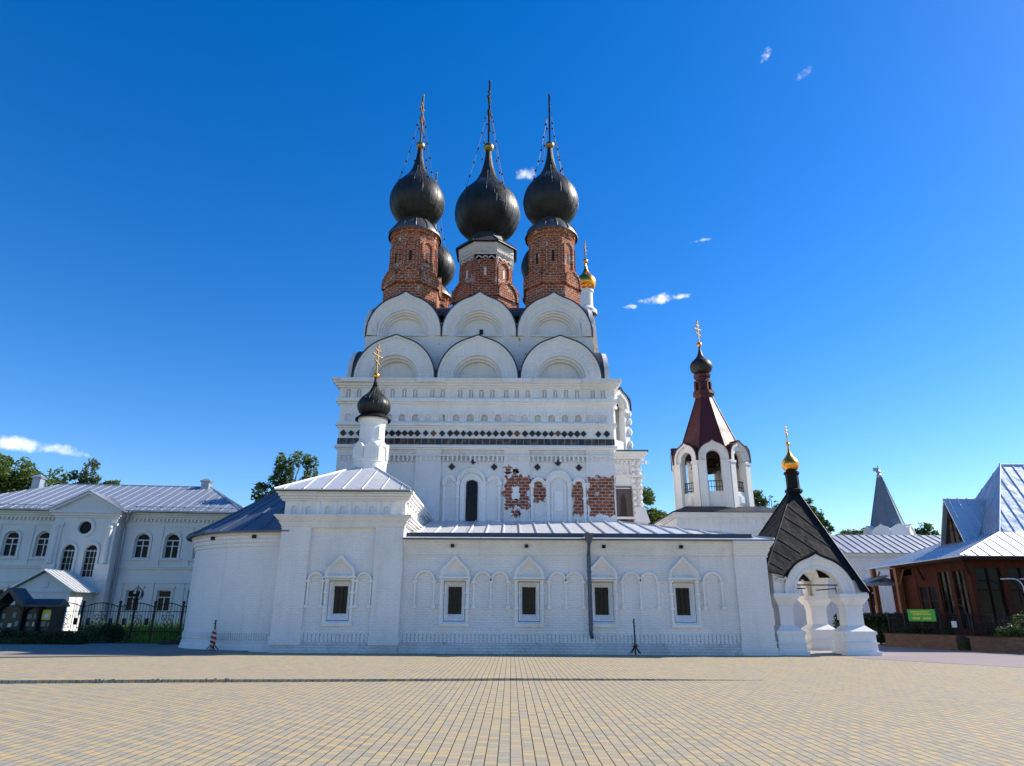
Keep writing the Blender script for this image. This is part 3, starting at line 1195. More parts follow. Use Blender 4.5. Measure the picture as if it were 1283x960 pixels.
def drum(cx, cy, z0, zp, zd, zs, zn, zc, rd, ro, mat, nside, gold, octo=False):
    """brick drum: pedestal z0-zp, drum zp-zd, skirt roof zd-zs, onion zs-zn, cross to zc"""
    d = MB()
    d.lathe(cx, cy, [(rd * 1.26, z0), (rd * 1.23, zp - 1.0), (rd * 1.02, zp - .55)], 8, R(22.5), R(382.5))
    for k in range(8):                            # brick keel arches round the foot
        d.M = Matrix.Translation((cx, cy, 0)) @ Matrix.Rotation(R(45 * k), 4, 'Z')
        w = rd * .47
        d.prism_y(keel(0, zp - 1.5, w, w * 1.05, .22, .3, 16), -rd * 1.20, -rd * .75)
        d.band(keel(0, zp - 1.5, w * 1.06, w * 1.11, .22, .3, 16), keel(0, zp - 1.5, w * .86, w * .9, .15, .3, 16), -rd * 1.24, -rd * 1.1)
    d.M = Matrix.Identity(4)
    d.lathe(cx, cy, [(rd * 1.03, zp - 1.0), (rd * 1.03, zd - (.2 if octo else .55))], 8, R(22.5), R(382.5))
    if not octo:
        d.lathe(cx, cy, [(rd * .9, zd - .62), (rd * 1.0, zd - .58), (rd * 1.03, zd - .5), (rd * 1.03, zd - .40), (rd * 1.0, zd - .36), (rd * 1.02, zd - .2), (rd * 1.08, zd - .14), (rd * 1.1, zd)], 32)
        for k in range(16):
            a = R(22.5 * k)
            d.M = Matrix.Translation((cx, cy, 0)) @ Matrix.Rotation(a, 4, 'Z')
            d.box(-.09, .09, -rd * 1.07, -rd * .98, zd - .36, zd - .2)
    for k in range(8):
        a = R(22.5 + 45 * k)
        d.M = Matrix.Identity(4)
        if octo:
            d.lathe(cx + rd * .985 * math.cos(a), cy + rd * .985 * math.sin(a), [(.13, zp - .7), (.13, zd - 1.3)], 8)
        d.M = Matrix.Translation((cx, cy, 0)) @ Matrix.Rotation(R(45 * k), 4, 'Z')
        q = rd * 1.03 * math.cos(R(22.5))
        w_ = rd * .31
        zt = zd - (2.0 if octo else 1.35)
        d.band([(-w_, zp - .5)] + arc(0, zt, w_, n=12) + [(w_, zp - .5)], [(-w_ * .72, zp - .5)] + arc(0, zt, w_ * .72, n=12) + [(w_ * .72, zp - .5)], -q - .09, -q + .1)
    d.M = Matrix.Identity(4)
    p = d.build('drum', mat, cath)
    for k in range(8):                            # slit windows
        s = MB()
        a = R(45 * k)
        s.M = Matrix.Translation((cx, cy, 0)) @ Matrix.Rotation(a, 4, 'Z')
        q = rd * 1.03 * math.cos(R(22.5)) + .012
        s.box(-.09, .09, -q, -q + .2, zp + .35, zd - (2.1 if octo else 1.75))
        s.build('slit_window', 'void_dark' if not octo else 'limewash_smooth', p)
    if octo:
        c = MB()
        c.lathe(cx, cy, [(rd * 1.0, zd - 1.5), (rd * 1.03, zd - 1.45), (rd * 1.03, zd - 1.0), (rd * 1.06, zd - .9), (rd * 1.06, zd - .6), (rd * 1.11, zd - .5), (rd * 1.12, zd - .02)], 8, R(22.5), R(382.5))
        for k in range(8):
            c.M = Matrix.Translation((cx, cy, 0)) @ Matrix.Rotation(R(45 * k), 4, 'Z')
            q = rd * 1.03 * math.cos(R(22.5))
            for j in (-1, 0, 1):
                c.band(arc(j * .48, zd - 1.35, .22, n=8), arc(j * .48, zd - 1.35, .13, n=8), -q - .06, -q + .05)
            for j in range(-4, 5):
                c.box(j * .19 - .05, j * .19 + .05, -q - .14, -q, zd - .85, zd - .62)
            c.M = Matrix.Identity(4)
        c.build('white_cornice', 'limewash_worn', p)
    k_ = MB()
    n = 8 if octo else 32
    h = zs - zd
    if octo:
        kp = [(rd * 1.24, zd - .06), (rd * 1.23, zd), (rd * .98, zd + h * .35), (rd * .70, zd + h * .7), (rd * .56, zd + h + .3)]
    else:
        kp = [(rd * 1.17, zd - .10), (rd * 1.18, zd), (rd * 1.10, zd + h * .25), (rd * .98, zd + h * .5), (rd * .78, zd + h * .8), (rd * .55, zd + h + .2)]
    k_.lathe(cx, cy, kp, n, R(22.5), R(382.5))
    for j in range(8 if octo else 14):
        a = R(22.5) + 2 * math.pi * j / (8 if octo else 14)
        k_.tube([(cx + r * math.cos(a) * 1.005, cy + r * math.sin(a) * 1.005, z + .02) for r, z in kp[1:]], .035, 4)
    k_.build('skirt_roof', 'skirt_roof', p, smooth=40 if not octo else None)
    b = MB()
    b.lathe(cx, cy, round_trip(onion(zs, zn, ro), 3), 48)
    for j in range(20):
        a = 2 * math.pi * j / 20
        b.tube([(cx + r * 1.001 * math.cos(a), cy + r * 1.001 * math.sin(a), z) for r, z in round_trip(onion(zs, zn, ro), 2)], .014, 4)
    b.build('onion_dome', 'dome_black', p, smooth=60)
    o = MB()
    o.ball((cx, cy, zn + ro * .13), ro * .165, 9)
    o.build('orb', 'old_gold', p, smooth=60)
    cross_mb(cx, cy, zn + ro * .25, zc, R(90 - 3), ro * .03, ((.60, .17), (.75, .09))).build('cross', gold, p)
    chains(p, cx, cy, zn + (zc - zn) * .55, zs + (zn - zs) * .42, ro * .84, R(35))


SP = 4.85
drum(CX - SP, CY - 4.55, 20.2, 23.95, 26.85, 28.05, 34.55, 39.5, 1.60, 1.98, 'old_brick', 32, 'old_gold')
drum(CX + SP, CY - 4.55, 20.2, 23.95, 26.90, 28.10, 34.65, 39.6, 1.60, 2.00, 'old_brick', 32, 'cross_dark')
drum(CX + .05, CY + .35, 21.5, 25.2, 28.35, 29.75, 38.15, 45.4, 2.06, 2.62, 'old_brick_wash', 8, 'cross_dark', True)
drum(CX - SP, CY + 5.2, 20.2, 25.0, 26.85, 28.05, 34.55, 39.5, 1.60, 1.98, 'old_brick', 32, 'old_gold')
drum(CX + SP, CY + 5.2, 20.2, 25.0, 26.90, 28.10, 34.65, 39.6, 1.60, 2.00, 'old_brick', 32, 'cross_dark')


# ================================================================== low wing and side chapel: shared details
def keel_window(par, x, y):
    """small window in a stepped white frame with ringed shafts and a keel-shaped hood"""
    m = MB()
    O = (x, y, 0)
    m.M = Matrix.Translation(O)
    H = lambda w, a, b: rect(-w, w, a, b)
    m.band(H(.62, 1.16, 2.98), H(.54, 1.22, 2.98), -.14, .02, True)
    m.band(H(.54, 1.22, 2.98), H(.47, 1.31, 2.95), -.12, .08, True, .0)
    m.band(H(.47, 1.31, 2.95), H(.43, 1.36, 2.91), .0, .12, True)
    m.band(H(.43, 1.36, 2.91), H(.36, 1.47, 2.84), .02, .24, True, .15)
    m.band(H(.36, 1.47, 2.84), H(.295, 1.60, 2.74), .16, .44, True, .29)
    m.box(-.70, .70, -.24, .02, 3.07, 3.15)
    m.box(-.60, .60, -.09, .02, 2.98, 3.06)
    m.box(-.66, .66, -.11, .02, 1.10, 1.17)
    for s in (-1, 1):
        m.lathe(s * .57, -.06, [(.065, 1.75), (.065, 3.0)], 10)
        for z in (1.86, 2.47, 3.0):
            m.lathe(s * .57, -.06, [(.06, z - .07), (.115, z - .045), (.115, z + .045), (.06, z + .07)], 10)
    f = m.build('window', 'limewash_smooth', par, origin=O)
    h = MB()
    h.M = Matrix.Translation(O)
    o = [keel(0, 3.15, a, b, t, .08, 28, .66, 1.5) for a, b, t in ((.65, .52, .32), (.57, .45, .26), (.47, .37, .17), (.39, .31, .05))]
    h.band(o[0], o[1], -.24, .02)
    h.band(o[1], o[2], -.21, .02, False, -.08)
    h.band(o[2], o[3], -.10, .06, False, .02)
    h.prism_y(o[3], .015, .05)
    h.build('keel_hood', 'limewash_smooth', f)
    g = MB()
    g.M = Matrix.Translation(O)
    g.box(-.33, .33, .325, .345, 1.56, 2.78)
    g.build('pane', 'glass_church', f)
    g = MB()
    g.M = Matrix.Translation(O)
    g.spandrel(0, 2.45, .295, .28, .32, 8)
    for xx in (-.1, .1):
        g.box(xx - .007, xx + .007, .28, .30, 1.6, 2.74)
    for i in range(5):
        g.box(-.295, .295, .285, .295, 1.75 + i * .2, 1.76 + i * .2)
    g.build('iron_grille', 'iron_black', f)
    return f


WIN0 = {}


def place_window(par, x, y):
    if 'w' not in WIN0:
        WIN0['w'] = (keel_window(par, x, y), Vector((x, y, 0)))
        return
    src, p0 = WIN0['w']
    c = copy_tree(src, par)
    c.location = wm(par).inverted() @ Vector((x, y, 0))


def blind_arches(mb, xs, y):
    """row of flat blind arches on thin shafts; xs are the shaft positions"""
    for a, b in zip(xs[:-1], xs[1:]):
        c, r = (a + b) / 2, (b - a) / 2
        mb.band(arc(c, 2.98, r + .035, n=14), arc(c, 2.98, r - .045, n=14), y - .13, y + .01)
    for x in xs:
        mb.box(x - .035, x + .035, y - .09, y + .01, 1.95, 2.93)
        mb.box(x - .095, x + .095, y - .15, y + .01, 2.90, 2.99)
        mb.box(x - .085, x + .085, y - .13, y + .01, 1.84, 1.96)


def plinth(mb, x0, x1, y, teeth=True):
    if teeth is None:
        x = x0 + .03
        while x < x1 - .1:
            mb.box(x, x + .125, y - .045, y + .01, .46, .80)
            x += .172
        mb.box(x0, x1, y - .055, y + .01, .80, .835)
        return
    mb.box(x0, x1, y - .10, y + .01, .36, .46)
    mb.box(x0, x1, y - .17, y + .01, .25, .355)
    mb.box(x0, x1, y - .23, y + .01, .12, .245)
    mb.box(x0, x1, y - .30, y + .01, -.1, .115)


# ================================================================== LOW WING (gallery)
gal = thing('gallery', 'long low white wing with five keel-hooded windows along the square', 'church wing', (3.3, 31, 0))
GX0, GX1, GY = -4.80, 11.12, 31.0
gw = [-2.46, .79, 3.99, 7.56]
m = MB()
m.wall(GX0, GX1, 0, 4.75, GY, .35, [(x - .45, x + .45, 1.335, 2.93) for x in gw])
m.box(GX1 - .4, GX1, GY + .01, 48, 0, 4.75)
m.box(GX0, GX1 - .4, GY + .36, GY + .6, 0, 4.75)
for yy in (33.4, 36.2):                         # side face openings towards the porch
    pass
m.build('wall', 'limewash', gal)
m = MB()
m.box(9.85, GX1 + .15, GY - .16, GY + .4, .42, 4.12)
m.box(9.80, GX1 + .17, GY - .20, GY + .4, .24, .60)
m.box(9.76, GX1 + .20, GY - .26, GY + .4, -.1, .30)
m.build('pilaster', 'limewash', gal)
m = MB()
def cove(mb, x0, x1, y, z0, z1, out, xo0=0., xo1=0.):
    """flaring cornice along x: a small ledge, a face that leans outwards, a lip"""
    h = z1 - z0
    a = [(x0, y + .2, z0), (x1, y + .2, z0), (x1, y - .05, z0), (x0, y - .05, z0)]
    lv = [(0, .05), (.06, .05), (.07, .02), (.45, out * .45), (.47, out * .36), (.86, out * .92), (.88, out), (1, out)]
    pts, f = [], []
    for t_, o_ in lv:
        k = o_ / max(out, .01)
        pts += [(x0 - xo0 * k, y - o_, z0 + h * t_), (x1 + xo1 * k, y - o_, z0 + h * t_), (x1 + xo1 * k, y + .3, z0 + h * t_), (x0 - xo0 * k, y + .3, z0 + h * t_)]
    n = len(lv)
    for i in range(n - 1):
        for q in range(4):
            a, b = 4 * i + q, 4 * i + (q + 1) % 4
            f.append((a, b, b + 4, a + 4))
    f += [(0, 1, 2, 3), (4 * n - 4, 4 * n - 3, 4 * n - 2, 4 * n - 1)]
    mb.add(pts, f)


cove(m, GX0 + .02, 9.86, GY, 4.04, 4.735, .30)
cove(m, 9.85, GX1 + .15, GY - .16, 4.045, 4.73, .30, .08, .32)
m.box(GX1 - .2, GX1 + .28, GY + .15, 48, 4.3, 4.73)
m.build('cornice', 'limewash', gal)
for xs_ in ([-4.19, -3.36], [-1.62, -.88, -.12], [1.66, 2.40, 3.16], [4.88, 5.66, 6.42], [8.42, 9.22]):
    m = MB()
    blind_arches(m, xs_, GY)
    m.build('blind_arcade', 'limewash_smooth', gal)
m = MB()
plinth(m, GX0, 9.84, GY, None)
m.build('brick_tooth_course', 'limewash', gal)
m = MB()
plinth(m, GX0, 9.84, GY)
m.build('plinth', 'limewash_grimy', gal)
for x in gw:
    place_window(gal, x, GY)
for x in (-2.60, .68, 4.10, 7.52):
    m = MB()
    m.box(x - .075, x + .075, GY - .32, GY - .1, 4.40, 4.53)
    m.build('vent', 'void_dark', gal, origin=(x, GY - .2, 4.46))
EZ = 4.80
RC = [(GX0 - .02, GY - .42, EZ), (GX1 + .50, GY - .42, EZ), (5.85, 39.05, 6.62), (GX0 - .02, 39.05, 6.62)]
m = MB()
k_ = .055
L_ = [Vector(RC[0]).lerp(Vector(RC[3]), k_), Vector(RC[1]).lerp(Vector(RC[2]), k_)]
m.roof([RC[0], RC[1], L_[1], L_[0]], 0)
m.roof([L_[0], L_[1], RC[2], RC[3]], .80, .055, .075)
m.roof([RC[1], (GX1 + .50, 49, EZ), (5.85, 49, 6.62), RC[2]], .80, .055, .075)
m.tube([(p[0], p[1], p[2] + .03) for p in (RC[1], RC[2])], .05, 6)
gr = m.build('roof', 'zinc_roof', gal)
m = MB()
m.box(GX0, GX1 + .50, GY - .46, GY - .40, EZ - .07, EZ - .03)
m.box(GX0, GX1 + .52, GY - .45, GY - .34, EZ - .068, EZ - .052)
m.build('drip_edge', 'gutter_blue', gal)
m = MB()                                         # upstand gutter lying on the roof slope
for a, b in ((GX0 + .1, 3.26), (3.56, GX1 - .35)):
    m.prism_x([(GY + .0, 4.86), (GY - .07, 4.87), (GY - .05, 5.06), (GY + .01, 5.07)], a, b)
m.build('gutter', 'gutter_blue', gal)
m = MB()
m.tube([(3.42, GY - .25, 5.02), (3.42, GY - .50, 4.86), (3.42, GY - .52, 4.64), (3.42, GY - .22, 4.1), (3.42, GY - .20, .95), (3.42, GY - .24, .82), (3.44, GY - .42, .70)], .088, 10)
m.frustum(3.25, 3.59, GY - .66, GY - .36, 4.84, 3.22, 3.62, GY - .7, GY - .32, 5.0)
m.frustum(3.33, 3.51, GY - .60, GY - .42, 4.60, 3.25, 3.59, GY - .66, GY - .36, 4.84)
for z in (3.4, 2.2, 1.2):
    m.lathe(3.42, GY - .20, [(.105, z - .03), (.105, z + .03)], 10)
m.build('downpipe', 'pipe_blue', gal, smooth=40)

# ================================================================== SIDE CHAPEL with apse and cupola
chp = thing('chapel', 'white side chapel with hipped metal roof, rounded apse and one small black onion cupola', 'chapel', (-7.55, 34.5, 0))
HX0, HX1, HY, HYB = -10.20, -4.80, 30.86, 38.9
m = MB()
m.wall(HX0, HX1, 0, 5.5, HY, .35, [(-7.45 - .45, -7.45 + .45, 1.335, 2.93)])
m.box(HX0, HX1, HY + .36, HYB, 0, 5.5)
for s0, s1 in ((HX0, HX0 + .3), (HX1 - .3, HX1)):
    m.box(s0, s1, HY + .004, HY + .5, 0, 5.5)
m.box(HX0 + .08, HX1 - .08, HY + .08, HYB, 5.5, 6.9)
m.build('wall', 'limewash', chp)
for a, b in ((HX0 - .02, -8.92), (-6.02, HX1 + .02)):
    m = MB()
    m.box(a, b, HY - .15, HY + .1, .46, 5.23)
    m.box(a - .02, b + .02, HY - .22, HY + .1, .34, .60)
    m.box(a - .02, b + .02, HY - .19, HY + .1, .60, .69)
    m.build('pilaster', 'limewash', chp)
m = MB()
cove(m, HX0, HX1, HY - .12, 5.22, 5.78, .30, .36, .36)
for z0, z1, o in ((5.40, 5.47, .14), (5.47, 5.58, .2), (5.58, 5.70, .28), (5.70, 5.777, .34)):
    m.box(HX0 - o, HX1 + o, HY - .01, HYB, z0, z1 - .004)
m.build('string_course', 'limewash', chp)
m = MB()
ax = [-9.55, -8.90, -8.10, -7.45, -6.82, -6.18, -5.55, -4.95 - .06]
ax = [-9.82, -9.15, -8.28, -7.62, -6.96, -6.30, -5.64, -5.05]
m.wall(HX0 - .02, HX1 + .02, 5.78, 6.42, HY - .04, .1, [(x - .13, x + .13, 5.83, 6.20) for x in ax])
for x in ax:
    m.spandrel(x, 6.07, .13, HY - .04, HY + .06, 8)
    m.box(x - .135, x + .135, HY + .055, HY + .09, 5.8, 6.25)
for i in range(len(ax) - 1):
    xm = (ax[i] + ax[i + 1]) / 2
    m.box(xm - .07, xm + .07, HY - .11, HY + .02, 5.78, 6.40)
m.box(HX0 - .02, HX0 + .15, HY - .038, HYB, 5.78, 6.42)
for j in range(9):                               # the right flank repeats the little arcade
    y0 = HY + .5 + j * .9
    if y0 + .5 < HYB:
        m.box(HX1 - .1, HX1 + .10, y0, y0 + .14, 5.78, 6.40)
m.box(HX1 - .15, HX1 + .02, HY - .038, HYB, 5.78, 6.42)
m.build('niche_frieze', 'limewash_smooth', chp)
m = MB()
for z0, z1, o in ((6.42, 6.50, .12), (6.50, 6.62, .18), (6.62, 6.74, .26), (6.74, 6.86, .34)):
    m.box(HX0 - o, HX1 + o, HY - o, HYB, z0, z1 - .004)
    m.box(HX0 - o - .04, -8.9 + o * .5, HY - o - .05, HY, z0 + .003, z1 - .007)
    m.box(-6.05 - o * .5, HX1 + o + .04, HY - o - .05, HY, z0 + .003, z1 - .007)
m.build('cornice', 'limewash', chp)
for xs_ in ([-8.83, -8.20], [-6.72, -6.10]):
    m = MB()
    blind_arches(m, xs_, HY)
    m.build('blind_arcade', 'limewash_smooth', chp)
m = MB()
plinth(m, HX0, HX1, HY, None)
m.build('brick_tooth_course', 'limewash', chp)
m = MB()
plinth(m, HX0, HX1, HY)
m.build('plinth', 'limewash_grimy', chp)
place_window(chp, -7.45, HY)
m = MB()
e = (HX0 - .46, HX1 + .26, HY - .46, 39.0)
ap = (-7.42, 35.0, 9.02)
z = 6.90
m.roof([(e[0], e[2], z), (e[1], e[2], z), ap], .80, .032, .035)
m.roof([(e[1], e[2], z), (e[1], e[3], z), ap], .80, .032, .035)
m.roof([(e[0], e[3], z), (e[0], e[2], z), ap], .80, .032, .035)
m.roof([(e[1], e[3], z), (e[0], e[3], z), ap], .80, .032, .035)
for p in ((e[0], e[2], z), (e[1], e[2], z)):
    m.tube([(p[0], p[1], p[2] + .02), (ap[0], ap[1], ap[2] + .02)], .045, 6)
m.build('roof', 'zinc_roof', chp)
m = MB()
m.box(e[0] + .02, e[1] - .02, e[2] + .01, e[2] + .06, z - .10, z - .05)
m.build('drip_edge', 'gutter_blue', chp)
# apse: a rounded end built out to the left
AXC, AYC, AR, ARY = -10.1, 35.85, 5.75, 4.72
m = MB()
m.lathe(AXC, AYC, [(AR + .14, -.1), (AR + .14, .13), (AR + .10, .14), (AR + .10, .26), (AR + .06, .27), (AR + .06, .40), (AR + .02, .41), (AR + .02, .48), (AR, .49), (AR, 4.55)], 40, R(90), R(270), 1, ARY / AR)
for i in range(78):
    a = R(180 + 2 + i * 1.13)
    m.M = Matrix.Translation((AXC + AR * math.cos(a), AYC + ARY * math.sin(a), 0)) @ Matrix.Rotation(math.atan2(ARY * math.sin(a) / ARY ** 2, AR * math.cos(a) / AR ** 2) + R(90), 4, 'Z')
    m.box(-.04, .04, -.04, .04, .5, .8)
m.M = Matrix.Identity(4)
m.build('apse_wall', 'limewash', chp, smooth=35)
m = MB()
m.lathe(AXC, AYC, [(AR, 4.42), (AR + .06, 4.44), (AR + .06, 4.58), (AR + .12, 4.60), (AR + .12, 4.76), (AR + .18, 4.78), (AR + .18, 4.92), (AR + .25, 4.94), (AR + .25, 5.06), (AR - .1, 5.07)], 40, R(90), R(270), 1, ARY / AR)
m.build('apse_cornice', 'limewash', chp, smooth=20)
ARX = [(AR + .55, 5.10), (AR + .1, 5.34), (AR - .8, 5.86), (AR - 1.9, 6.55), (AR - 3.0, 7.25), (AR - 4.2, 7.85), (AR - 5.2, 8.12), (.02, 8.16)]
m = MB()
m.lathe(AXC, AYC, [(AR + .50, 5.02)] + ARX, 44, R(88), R(272), 1, ARY / AR)
for i in range(1, 18):
    a = R(90 + i * 10)
    m.tube([(AXC + r * math.cos(a), AYC + r * math.sin(a) * ARY / AR, zz + .02) for r, zz in ARX[:-1]], .035, 4)
m.build('apse_roof', 'slate_roof', chp, smooth=40)
for a in (232, 256):
    m = MB()
    q = (AXC + (AR + .2) * math.cos(R(a)), AYC + (ARY + .17) * math.sin(R(a)), 4.86)
    m.box(q[0] - .08, q[0] + .08, q[1] - .1, q[1] + .1, 4.78, 4.93)
    m.build('vent', 'void_dark', chp, origin=q)
# cupola
UX, UY = -7.42, 35.0
m = MB()
m.lathe(UX, UY, [(.86, 8.6), (.86, 9.02), (.90, 9.06), (.90, 9.16), (.82, 9.20), (.80, 9.7), (.66, 10.05), (.66, 11.10), (.70, 11.15), (.70, 11.26), (.78, 11.30), (.78, 11.46)], 28)
for k in range(8):
    m.M = Matrix.Translation((UX, UY, 0)) @ Matrix.Rotation(R(45 * k + 12), 4, 'Z')
    m.prism_y(keel(0, 9.16, .33, .40, .06, .42, 12), -.88, -.5)
    m.band(keel(0, 9.18, .35, .42, .06, .42, 12), keel(0, 9.18, .22, .26, .0, .42, 12), -.93, -.8)
    m.box(-.19, .19, -.695, -.5, 10.25, 10.95) if k % 2 else None
m.M = Matrix.Identity(4)
cu = m.build('cupola', 'limewash_smooth', chp, smooth=35)
m = MB()
m.lathe(UX, UY, [(.94, 11.36), (.95, 11.42), (.80, 11.56), (.55, 11.75)], 28)
m.build('skirt_roof', 'black_roof', cu, smooth=40)
m = MB()
m.lathe(UX, UY, round_trip(onion(11.55, 13.75, .88), 3), 40)
for i in range(22):
    a = 2 * math.pi * i / 22
    m.tube([(UX + r * 1.006 * math.cos(a), UY + r * 1.006 * math.sin(a), zz) for r, zz in onion(11.55, 13.75, .88)], .012, 4)
m.build('onion_dome', 'dome_black', cu, smooth=60)
m = MB()
m.ball((UX, UY, 13.92), .17, 9)
m.build('orb', 'gold', cu, smooth=60)
cross_mb(UX, UY, 14.05, 15.75, R(90 - 22), .035, ((.62, .26), (.80, .13))).build('cross', 'old_gold', cu)

# ================================================================== RED-TENTED BELL TOWER
bt = thing('bell_tower', 'small white bell tower with dark red tented roof and a black onion dome', 'bell tower', (13.7, 46, 0))
BX, BY = 13.72, 46.2
m = MB()
m.box(BX - 3.3, BX + 3.35, 43.3, 49.4, 0, 7.75)
m.build('base', 'limewash_belfry', bt)
m = MB()
x = BX - 3.1
while x < BX + 3.2:
    m.box(x, x + .06, 43.24, 43.31, 7.02, 7.42)
    x += .52
for z0, z1, o in ((6.5, 6.6, .05), (7.45, 7.55, .08), (7.55, 7.66, .14), (7.66, 7.76, .2)):
    m.box(BX - 3.3 - o, BX + 3.35 + o, 43.3 - o, 49.4 + o, z0, z1)
m.build('cornice', 'limewash_belfry', bt)
m = MB()
r0, r1 = 3.62, 2.55
m.frustum(BX - r0, BX + r0 + .05, 43.02, 49.7, 7.78, BX - 2.5, BX + 2.5, 43.7, 48.7, 8.22)
m.build('base_roof', 'dark_roof', bt)
ROT = R(12)
OR = 2.40                                         # apothem of the belfry
m = MB()
for k in range(8):
    m.M = Matrix.Translation((BX, BY, 0)) @ Matrix.Rotation(ROT + R(45 * k + 22.5), 4, 'Z')
    hw = OR * math.tan(R(22.5))
    op = .46
    # piers either side of the opening, parapet and arch head, all as one thick wall
    for s in (-1, 1):
        a, b = sorted((s * op, s * hw))
        m.box(a, b, -OR, -OR + .42, 8.0, 11.35)
        a, b = sorted((s * (op + .06), s * (hw - .0)))
        m.box(a, b, -OR - .09, -OR + .1, 8.0, 11.15)
        m.box(a - .05, b + .05, -OR - .14, -OR + .1, 11.12, 11.28)
        m.box(a - .03, b + .03, -OR - .12, -OR + .1, 8.0, 8.22)
    m.box(-op, op, -OR + .06, -OR + .42, 8.0, 9.25)
    m.box(-op + .2, op - .2, -OR + .02, -OR + .1, 8.45, 9.0)
    m.box(-op + .28, op - .28, -OR - .0, -OR + .1, 8.52, 8.92)
    o = keel(0, 11.28, hw - .02, hw - .05, .16, .25, 20)
    i_ = keel(0, 11.28, op, op, .0, .25, 20)
    m.band(o, i_, -OR, -OR + .42)
    m.band(o, keel(0, 11.28, hw - .2, hw - .22, .12, .25, 20), -OR - .12, -OR + .05)
m.M = Matrix.Identity(4)
m.lathe(BX, BY, [(.02, 8.02), (OR - .1, 8.02)], 8)
m.build('belfry', 'limewash_belfry', bt)
m = MB()                                          # dark timber ceiling of the belfry
m.lathe(BX, BY, [(OR * 1.0, 12.1), (.02, 12.2)], 8, ROT, ROT + 2 * math.pi)
m.build('belfry_ceiling', 'wood_dark', bt)
for k in range(8):
    a = ROT + R(45 * k + 22.5)
    m = MB()
    m.M = Matrix.Translation((BX, BY, 0)) @ Matrix.Rotation(a, 4, 'Z')
    for i in range(6):
        x = -.42 + i * .168
        m.box(x - .014, x + .014, -OR + .2, -OR + .23, 9.22, 9.98)
    m.box(-.46, .46, -OR + .19, -OR + .24, 9.92, 9.97)
    m.box(-.46, .46, -OR + .19, -OR + .24, 9.55, 9.58)
    m.build('railing', 'iron_black', bt)
    m = MB()
    m.M = Matrix.Translation((BX, BY, 0)) @ Matrix.Rotation(a, 4, 'Z')
    hw = OR * math.tan(R(22.5))
    A = keel(0, 11.28, hw + .04, hw + .02, .17, .25, 20)
    B = keel(0, 11.28, hw - .025, hw - .05, .16, .25, 20)
    m.band(A, B, -OR - .18, -OR + .75)
    m.build('arch_roof', 'red_roof', bt)
for a, r_, h in ((-105, .62, .85), (-150, .5, .62), (-60, .52, .66), (80, .5, .6)):
    m = MB()
    x, y = BX + 1.15 * math.cos(R(a)), BY + 1.15 * math.sin(R(a))
    zt = 11.7
    m.lathe(x, y, [(.03, zt), (.10 * r_ / .5, zt - .05), (.24 * r_ / .5, zt - .18 * h), (.30 * r_ / .5, zt - .6 * h), (.40 * r_ / .5, zt - .9 * h), (.50 * r_ / .5, zt - h), (.44 * r_ / .5, zt - h)], 16)
    m.tube([(x, y, zt), (x, y, 12.15)], .04, 5)
    m.build('bell', 'bronze_bell', bt, smooth=50)
m = MB()
prof = [(2.28, 12.0), (2.12, 12.35), (.56, 16.35)]
m.lathe(BX, BY, prof, 8, ROT, ROT + 2 * math.pi)
for k in range(8):
    a = ROT + R(45 * k)
    m.tube([(BX + r * math.cos(a), BY + r * math.sin(a), z) for r, z in prof], .05, 5)
m.build('tent_roof', 'red_roof', bt)
m = MB()
m.lathe(BX, BY, [(.62, 16.2), (.66, 16.4), (.78, 16.5), (.78, 16.72), (.55, 16.8), (.50, 16.95)], 8, ROT, ROT + 2 * math.pi)
m.lathe(BX, BY, [(.50, 16.9), (.50, 17.75), (.60, 17.82), (.64, 17.98), (.5, 18.02), (.45, 18.1)], 8, ROT, ROT + 2 * math.pi)
for k in range(8):
    m.M = Matrix.Translation((BX, BY, 0)) @ Matrix.Rotation(ROT + R(45 * k + 22.5), 4, 'Z')
    m.band(keel(0, 16.78, .24, .26, .1, .45, 10), keel(0, 16.78, .14, .15, 0, .45, 10), -.60, -.4)
    m.M = Matrix.Identity(4)
nk = m.build('neck', 'red_roof', bt)
m = MB()
m.lathe(BX, BY, round_trip(onion(18.05, 20.2, .80), 3), 36)
m.build('onion_dome', 'dome_black', bt, smooth=60)
m = MB()
m.ball((BX, BY, 20.4), .19, 9)
m.build('orb', 'gold', bt, smooth=60)
cross_mb(BX, BY, 20.55, 22.35, R(35), .035, ((.60, .24), (.78, .12))).build('cross', 'old_gold', bt)

# ================================================================== ORNATE BELL TOWER behind the church
ob = thing('bell_tower', 'ornate white belfry behind the big church with a gold onion dome', 'bell tower', (7.5, 62, 0))
TX, TY = 7.55, 62.5
m = MB()
m.box(TX - 3.72, TX + 3.72, TY - 4.15, TY + 4.15, 0, 15.0)
for z0, z1, o in ((9.3, 9.5, .2), (11.9, 12.05, .12), (12.9, 13.1, .2), (14.5, 14.7, .25), (14.7, 14.9, .4), (14.9, 15.1, .55)):
    m.box(TX - 3.72 - o, TX + 3.72 + o, TY - 4.15 - o, TY + 4.15 + o, z0, z1)
for j in range(24):
    x = TX - 4.1 + j * .36
    m.box(x, x + .16, TY - 4.35, TY - 4.1, 14.1, 14.4)
for j in range(4):
    x = TX + 3.65 - .5 - j * 1.3
    m.band(arc(x, 13.3, .4, n=10), arc(x, 13.3, .26, n=10), TY - 4.32, TY - 4.1)
    m.box(x - .68, x - .54, TY - 4.36, TY - 4.1, 13.1, 14.0)
for x in (TX + 3.55, TX + 3.05):
    zz = 9.4
    while zz < 14:
        m.lathe(x, TY - 4.2, [(.10, zz), (.2, zz + .14), (.2, zz + .3), (.10, zz + .44)], 8)
        zz += .5
m.frustum(TX + 2.9, TX + 4.15, TY - 4.7, TY - 3, 9.0, TX + 3.1, TX + 3.85, TY - 4.4, TY - 3, 10.3)
m.build('base', 'limewash_smooth', ob)
m = MB()
